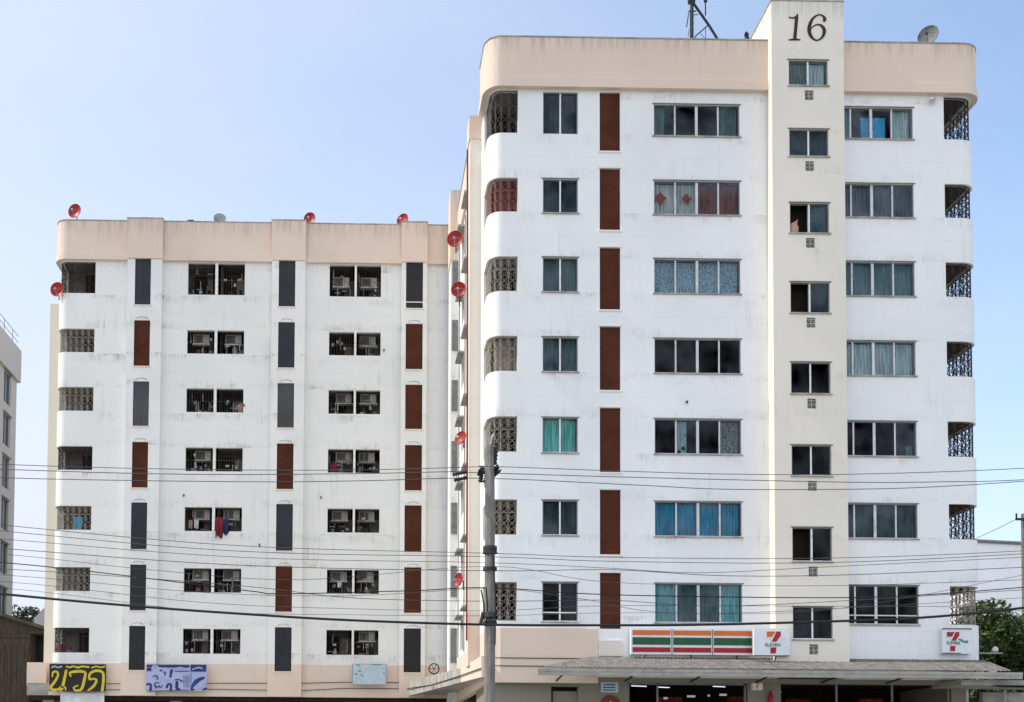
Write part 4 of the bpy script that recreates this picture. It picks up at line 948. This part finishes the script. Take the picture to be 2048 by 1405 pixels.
m = MB(); m.tube([PW(958, 945), PW(1000, 945)], .035, 4); m.tube([PW(966, 965), PW(996, 930)], .03, 4); m.tube([PW(978, 965), PW(1002, 940)], .025, 4); m.build('crossarm', 'dark_metal', po)
for y_ in (1100, 1108, 1142, 1250): 
    m = MB(); c_ = PW(980, y_); m.cyl((c_.x, YP, c_.z), (0, 0, 1), .19, .09, 12); m.build('pole_band', 'dark_metal', po)
m = MB()
for (x0_, y0_, x1_, y1_) in ((965, 1107, 996, 1107), (972, 1175, 972, 1250), (986, 1110, 990, 1290), (962, 1180, 968, 1240)): m.tube([PW(x0_, y0_, -.2), PW((x0_ + x1_) / 2 + 3, (y0_ + y1_) / 2, -.2), PW(x1_, y1_, -.2)], .02, 5)
m.build('hanging_cable', 'wire', po)
m = MB(); m.tube([PW(966, 1225, -.2), PW(963, 1240, -.2), PW(961, 1250, -.2)], .05, 6); m.tube([PW(980, 1226, -.2), PW(980, 1236, -.22)], .13, 10); m.build('splice_box', 'dark_metal', po)

def wire(pts_, r, label, mat='wire_g', dy=0):
    P_ = [at(x, y, YP + dy) for x, y in pts_]; Q = []
    for i in range(len(P_) - 1):
        p0 = P_[max(i - 1, 0)]; p1 = P_[i]; p2 = P_[i + 1]; p3 = P_[min(i + 2, len(P_) - 1)]
        for k in range(6):
            t = k / 6; Q.append(.5 * ((2 * p1) + (p2 - p0) * t + (2 * p0 - 5 * p1 + 4 * p2 - p3) * t * t + (3 * p1 - p0 - 3 * p2 + p3) * t ** 3))
    Q.append(P_[-1]); m = MB(); m.tube(Q, r, 5)
    return tag(m.build('overhead_wire', mat), label, 'wire', 'overhead wires strung past the pole')
wire([(-500, 905), (0, 929), (363, 939), (700, 940.5), (960, 934), (975, 933), (1280, 944), (1480, 949), (1700, 949), (2048, 937), (2500, 905)], .010, 'highest of the three thin wires at the pole top', dy=-.3)
wire([(-500, 920), (0, 939), (363, 949), (700, 948), (900, 944), (960, 946), (1280, 955.5), (1700, 965), (1900, 964), (2048, 960), (2500, 935)], .011, 'middle one of the three thin wires at the pole top')
wire([(-500, 935), (0, 956), (480, 964), (730, 962), (960, 957), (1280, 971), (1450, 979), (1700, 979), (1850, 975), (2048, 963), (2500, 930)], .011, 'lowest of the three thin wires at the pole top', dy=.3)
low = [([(-500, 995), (0, 1050), (480, 1092), (980, 1107), (1220, 1115), (1640, 1117), (2048, 1102), (2500, 1070)], .009, 'first service wire below the upper pole band'),
 ([(-500, 1010), (0, 1062), (480, 1103), (980, 1114), (1220, 1123), (1640, 1126), (2048, 1108), (2500, 1080)], .009, 'second service wire below the upper pole band'),
 ([(-500, 1035), (0, 1078), (480, 1115), (980, 1126), (1220, 1137), (1400, 1146), (1640, 1135), (2048, 1115)], .008, 'third service wire, sagging above the lowest window row'),
 ([(-500, 1060), (0, 1097), (480, 1131), (980, 1142), (1220, 1140), (1450, 1152), (1700, 1150), (2048, 1135)], .010, 'fourth service wire, meeting the pole at its middle band'),
 ([(-500, 1070), (0, 1108), (300, 1140), (600, 1160), (980, 1133), (1220, 1165), (1640, 1172), (2048, 1160)], .007, 'fifth service wire, rising sharply to the pole'),
 ([(-500, 1100), (0, 1125), (480, 1180), (560, 1188), (820, 1182), (980, 1176), (1220, 1190), (1640, 1196), (1850, 1190), (2048, 1175)], .014, 'dark spliced service wire at the middle of the lowest window row'),
 ([(-500, 1120), (0, 1138), (480, 1172), (700, 1196), (980, 1203), (1220, 1201), (1480, 1212), (2048, 1180)], .009, 'service wire just above the sills of the lowest window row'),
 ([(-500, 1130), (0, 1150), (400, 1185), (700, 1192), (980, 1178), (1150, 1196), (1400, 1228), (2048, 1196)], .007, 'thin service wire crossing the aqua-curtained window'),
 ([(-500, 1140), (0, 1163), (400, 1205), (700, 1218), (980, 1222), (1220, 1212), (1640, 1213), (1900, 1214), (2048, 1222)], .007, 'thin service wire along the lowest sills'),
 ([(-500, 1150), (0, 1176), (400, 1222), (700, 1230), (980, 1232), (1220, 1226), (1640, 1222), (2048, 1150)], .006, 'thin service wire right above the thick black cable'),
 ([(-500, 1135), (0, 1188), (260, 1212), (480, 1228), (700, 1241), (980, 1250), (1240, 1251), (1400, 1250), (1640, 1244), (1840, 1236), (2048, 1216), (2500, 1160)], .034, 'thick black cable crossing the whole view')]
for k, (pl, r, lb) in enumerate(low): wire(pl, r, lb, 'wire' if r > .012 else 'wire_g', dy=-.5 if r > .03 else .1 + .07 * (k % 5))
for (xa_, ya_, xb_, yb_, lb) in ((905, 950, 934, 944, 'upper dark insulator on the wires left of the pole top'), (908, 961, 934, 956, 'lower dark insulator on the wires left of the pole top')):
    a, b = PW(xa_, ya_, -.1), PW(xb_, yb_, -.1); m = MB(); m.tube([a.lerp(b, t / 12) for t in range(13)], [(.07 if t % 2 else .03) for t in range(13)], 8); tag(m.build('wire_insulator', 'dark_metal'), lb, 'insulator', 'insulators on the wires')
# pale patch of wall under the lowest brown panel
MB().box(7.93, YR - .06, 5.46, 8.71, YR - .003, 5.93).build('panel_base', 'cream2', bR)
for k, (y0_, y1_, lb) in enumerate(((1316, 1318, 'upper cable clipped along the peach band'), (1332, 1334, 'lower cable clipped along the peach band'))):
    m = MB(); m.tube([at(990, y0_, YR - .07), at(1090, y0_ + 1, YR - .07), at(1180, y1_, YR - .07)], .015, 5); tag(m.build('wall_cable', 'wire'), lb, 'cable')
for k, (y_, lb) in enumerate(((1367, 'upper cable along the peach band of the farther block'), (1379, 'lower cable along the peach band of the farther block'))):
    m = MB(); m.tube([at(210, y_ + 1, YL - .12), at(430, y_, YL - .12), at(600, y_ + (3 if k else 0), YL - .12), at(690, y_ - 2, YL - .12), at(810, y_ - 1, YL - .12)], .016, 5); tag(m.build('wall_cable', 'wire'), lb, 'cable')

# =================================================================== surroundings
# far left block
xF = -21.5
bF = root('apartment_building', (-24, 66, 0), 'grimy beige block at the left edge with railing on its roof', 'building')
pF = Path([(-40, 60), (xF, 60), (xF, 73.6), (-40, 73.6)]); hf = []; fw = []
sx = lambda y: pF.at_y(y, xF)
for i, zc_ in enumerate((24.3, 21.75, 19.2, 16.65, 14.0, 11.3, 8.6)):
    for ya in (63.5, 67.3, 71.0): hf.append((sx(ya), sx(ya + 1.4), zc_ - .95, zc_ + .95)); fw.append((ya, zc_))
path_wall(pF, .1, 25.4, hf, .25).build('wall', 'beige_bldg', bF)
path_wall(Path([(-40, 59.8), (xF + .2, 59.8), (xF + .2, 73.8), (-40, 73.8)]), 25.3, 27.3, [], .3).build('parapet', 'beige_bldg', bF)
MB().box(-39, 60.3, 25.3, xF - .3, 71.9, 25.5).build('roof_slab', 'concrete_d', bF)
for ya, zc_ in fw:
    m = MB(); m.box(xF - .16, ya, zc_ - .95, xF - .12, ya + 1.4, zc_ + .95); m.box(xF - .118, ya + .67, zc_ - .95, xF - .09, ya + .73, zc_ + .95, 1); m.build('window', ['slate2', 'alu'], bF)
    MB().box(xF + .002, ya - .1, zc_ + .96, xF + .10, ya + 1.5, zc_ + 1.02).build('window_hood', 'concrete_d', bF)
m = MB()
for k in range(7): y_ = 62 + k * 1.7; m.tube([(xF + .1, y_, 27.3), (xF + .1, y_, 28.1)], .025, 5)
for z_ in (27.7, 28.1): m.tube([(xF + .1, 62, z_), (xF + .1, 73.4, z_)], .02, 5)
m.build('roof_railing', 'grey_metal', bF)
# timber shed
sh = root('shed', (-22, 60, 0), 'dark timber shed with mossy roof below the beige block', 'shed')
YS = 58.0; a0, a1, a2 = at(-150, 1190, YS), at(88, 1262, YS), at(60, 1268, YS); b1 = at(89, 1320, YS)
m = MB(); m.prism([(a0.x, .1), (a2.x, .1), (a2.x, at(60, 1250, YS).z), (a0.x, a0.z)], YS, YS + 5)
m.prism([(a2.x + .003, a2.z), (b1.x, a2.z), (b1.x, a1.z), (a2.x + .003, at(60, 1250, YS).z)], YS, YS + 5)
for k in range(30):
    x_ = a0.x + .1 + k * .27
    if x_ < a2.x - .05: m.box(x_, YS - .03, .1, x_ + .05, YS - .002, at(0, 1290, YS).z)
m.box(a0.x, YS - .05, at(0, 1276, YS).z, a2.x, YS - .031, at(0, 1268, YS).z)
m.build('wall', 'wood', sh)
m = MB(); m.box(a2.x + .003, YS + 1.2, .1, b1.x, YS + 5, a2.z - .003); m.build('dark_doorway', 'black', sh)
p0, p2 = at(-150, 1186, YS), at(90, 1260, YS)
m = MB(); z_ = .16
m.prism([(p0.x, p0.z), (p2.x, p2.z), (p2.x, p2.z + z_), (p0.x, p0.z + z_)], YS - .35, YS + 5.5)
m.build('roof', 'shedroof', sh)
# peach box wall beside the black sign, step out left of the farther block
m = MB(); q0, q1 = at(54, 1325, 55.4), at(92, 1372, 55.4); m.box(q0.x, 55.4, q1.z, q1.x, 57, q0.z); q0, q1 = at(54, 1366, 54.9), at(97, 1391, 54.9); m.box(q0.x, 54.9, q1.z, q1.x, 57, q0.z, 1)
ob = m.build('annex_wall', ['peach', 'gutter'], bL)
def tree(name, x, y, h, r, n, leaf, label, group=None, seed=1, squash=.8):
    rn = random.Random(seed); t = root(name, (x, y, 0), label, 'tree', group)
    m = MB(); m.tube([(x, y, .05), (x + .1, y, h * .3), (x, y + .1, h * .6)], [.28, .2, .12], 8)
    for k in range(6):
        an = k * 1.05; m.tube([(x, y, h * (.3 + .05 * k)), (x + r * .5 * math.cos(an), y + r * .5 * math.sin(an), h * (.5 + .05 * k))], [.10, .04], 5)
    m.build('trunk', 'bark', t)
    m = MB(); blobs = [(rn.uniform(-1, 1) * r * .62, rn.uniform(-1, 1) * r * .62, h * .62 + rn.uniform(-1, 1) * h * .24, rn.uniform(.28, .5) * r) for _ in range(16)]
    for _ in range(n):
        bx, by, bz, br = rn.choice(blobs); d = Vector((rn.gauss(0, 1), rn.gauss(0, 1), rn.gauss(0, 1))).normalized() * br * rn.uniform(.55, 1.1); d.z *= squash
        c = Vector((x + bx, y + by, bz)) + d; s_ = rn.uniform(.09, .20)
        u = Vector((rn.uniform(-1, 1), rn.uniform(-1, 1), rn.uniform(-.4, .8))).normalized(); v = u.cross(Vector((rn.uniform(-1, 1), rn.uniform(-1, 1), rn.uniform(-1, 1)))).normalized()
        m.face([c - u * s_, c + v * s_ * .45, c + u * s_, c - v * s_ * .45])
    m.build('crown', leaf, t); return t
GT = 'trees behind the blocks'
c_ = at(1990, 1300, 58); tree('leafy_tree', c_.x, 58, 10.4, 3.2, 15000, 'leaf', 'bright green tree behind the right end of the shop canopy', GT, 3)
c_ = at(2080, 1300, 62); tree('leafy_tree', c_.x, 62, 9.0, 3.2, 9000, 'leaf_d', 'dark green tree at the right edge of the view', GT, 4)
c_ = at(1945, 1300, 66); tree('leafy_tree', c_.x, 64, 9.2, 2.6, 7000, 'leaf_d', 'dark tree seen through the lowest right corner balcony', GT, 8)
c_ = at(50, 1300, 84); tree('leafy_tree', c_.x, 84, 13.8, 3.2, 9000, 'leaf_d', 'dark tree in the gap at the left above the timber shed', GT, 5)
c_ = at(100, 1300, 92); tree('leafy_tree', c_.x, 92, 13.4, 3.0, 6000, 'leaf_d', 'farther dark tree just left of the cream column', GT, 6)
# small gable behind
gb = root('house', (-24, 76, 0), 'small pale gabled house behind the timber shed', 'house')
p = at(84, 1210, 76); m = MB(); m.prism([(p.x - .5, .1), (p.x + 4, .1), (p.x + 4, p.z - .5), (p.x + .3, p.z), (p.x - .5, p.z - .9)], 76, 80); m.build('wall', 'far_white', gb)
# pale building on the right
bP = root('industrial_building', (48, 95, 0), 'pale grey windowless building in the right background', 'building')
e0, e1 = at(1935, 1083, 92), at(2100, 1098, 100)
m = MB(); m.prism([(0, 0), (1, 0), (1, 1), (0, 1)], 0, 1); m = MB()
x0_, x1_ = e0.x, e1.x + 12
m.face([(x0_, 92, .1), (x1_, 101, .1), (x1_, 101, e1.z), (x0_, 92, e0.z)]); m.face([(x0_, 112, .1), (x0_, 92, .1), (x0_, 92, e0.z), (x0_, 112, e0.z)]); m.face([(x0_, 92, e0.z), (x1_, 101, e1.z), (x1_, 116, e1.z), (x0_, 112, e0.z)]); m.face([(x1_, 101, .1), (x1_, 116, .1), (x1_, 116, e1.z), (x1_, 101, e1.z)]); m.face([(x1_, 116, .1), (x0_, 112, .1), (x0_, 112, e0.z), (x1_, 116, e1.z)])
m.build('wall', 'far_white', bP)
m = MB(); m.tube([(x0_, 91.9, e0.z + .05), (x1_, 100.9, e1.z + .05)], .14, 6); m.build('roof_edge', 'frame_dark', bP)
m = MB(); c_ = at(2041, 1100, 94); m.tube([(c_.x, 95.5, .1), (c_.x, 95.5, c_.z)], .08, 6); m.build('drain_pipe', 'frame_dark', bP)
# distant pole
c_ = at(2046, 1040, 60); pd = root('utility_pole', (c_.x, 60, 0), 'distant utility pole with crossarm at the right edge', 'utility pole')
MB().tube([(c_.x, 60, .05), (c_.x, 60, c_.z + .3)], [.16, .10], 8).build('shaft', 'concrete', pd)
m = MB(); m.box(c_.x - .45, 59.85, c_.z - .06, c_.x + .9, 59.9, c_.z + .06); m.tube([(c_.x - .4, 59.88, c_.z + .05), (c_.x - .4, 59.88, c_.z + .3)], .05, 6); m.build('crossarm', 'dark_metal', pd)
m = MB(); m.tube([at(2030, 1040, 60), at(1995, 1058, 62), at(1950, 1078, 66)], .016, 4); tag(m.build('overhead_wire', 'wire_g'), 'thin wire dropping from the distant pole behind the nearer block', 'wire', 'overhead wires strung past the pole')
# low stalls at the right foot
st = root('market_stall', (23, 38.6, 0), 'low stall roof with pale slab edge at the lower right', 'stall')
m = MB(); q0, q1 = at(1922, 1360, 38.6), at(2120, 1372, 38.6); m.box(q0.x, 38.6, q1.z, q1.x, 40.6, q0.z); m.build('roof', 'gutter', st)
m = MB(); q0, q1 = at(2000, 1370, 38.3), at(2140, 1376, 38.3); m.face([(q0.x, 38.3, q1.z), (q1.x, 38.3, q1.z - .05), (q1.x, 41, q0.z + .3), (q0.x, 41, q0.z + .3)]); m.build('awning', 'wood', st)
m = MB(); m.box(at(1965, 1390, 41).x, 41, .1, 26, 41.2, at(1965, 1385, 41).z); m.build('wall', 'concrete_d', st)
m = MB()
for px_ in (1934, 2010, 2090): c_ = at(px_, 1380, 39); m.tube([(c_.x, 39, .1), (c_.x, 39, c_.z)], .05, 6)
m.build('post', 'gutter', st)
m = MB()
for k, px_ in enumerate((1948, 1962, 1975, 1988)): c_ = at(px_, 1352, 39.8); m.tube([(c_.x, 39.8, c_.z - .1), (c_.x + .08 * (-1) ** k, 39.8, c_.z + .08), (c_.x + .1, 39.8, c_.z + .2)], [.09, .11, .04], 7)
tag(m.build('stored_bundles', 'cream2'), 'pale bundles stored above the stall roof', 'bundles')
rl = root('lamp_bracket', (22, 40, 5.5), 'white globe lamp on a rail beside the canopy end', 'lamp')
m = MB(); q0, q1 = at(1952, 1305, 40.2), at(2006, 1308, 40.2); m.box(q0.x, 40.2, q1.z, q1.x, 40.3, q0.z); m.build('rail', 'gutter', rl)
c_ = at(1992, 1298, 40.2); m = MB(); m.tube([(c_.x, 40.25, c_.z - .12), (c_.x, 40.25, c_.z - .08), (c_.x, 40.25, c_.z), (c_.x, 40.25, c_.z + .08)], [.03, .09, .10, .04], 10); m.build('globe', 'lampglass', rl, True)

# ground, road, pavement
def sheet(name, x0, y0, x1, y1, z, mat): return tag(MB().box(x0, y0, z - .05, x1, y1, z).build(name, mat), kind='structure')
tag(MB().box(-1500, -1500, -.3, 1500, 1500, -.06).build('ground', 'ground'), kind='structure')
sheet('road', -300, -12, 300, 29, 0, 'asphalt')
tag(MB().box(-300, 29.0, -.05, 300, 60, .12).build('pavement', 'pave'), kind='structure')
tag(MB().box(-300, -22, -.05, 300, -12.0, .12).build('far_pavement', 'pave'), kind='structure')
m = MB()
for k in range(-30, 30): m.box(k * 8, 9, -.04, k * 8 + 3, 9.15, .004); m.box(k * 8, 18, -.04, k * 8 + 3, 18.15, .004)
tag(m.build('lane_markings', 'paint_w'), kind='structure')
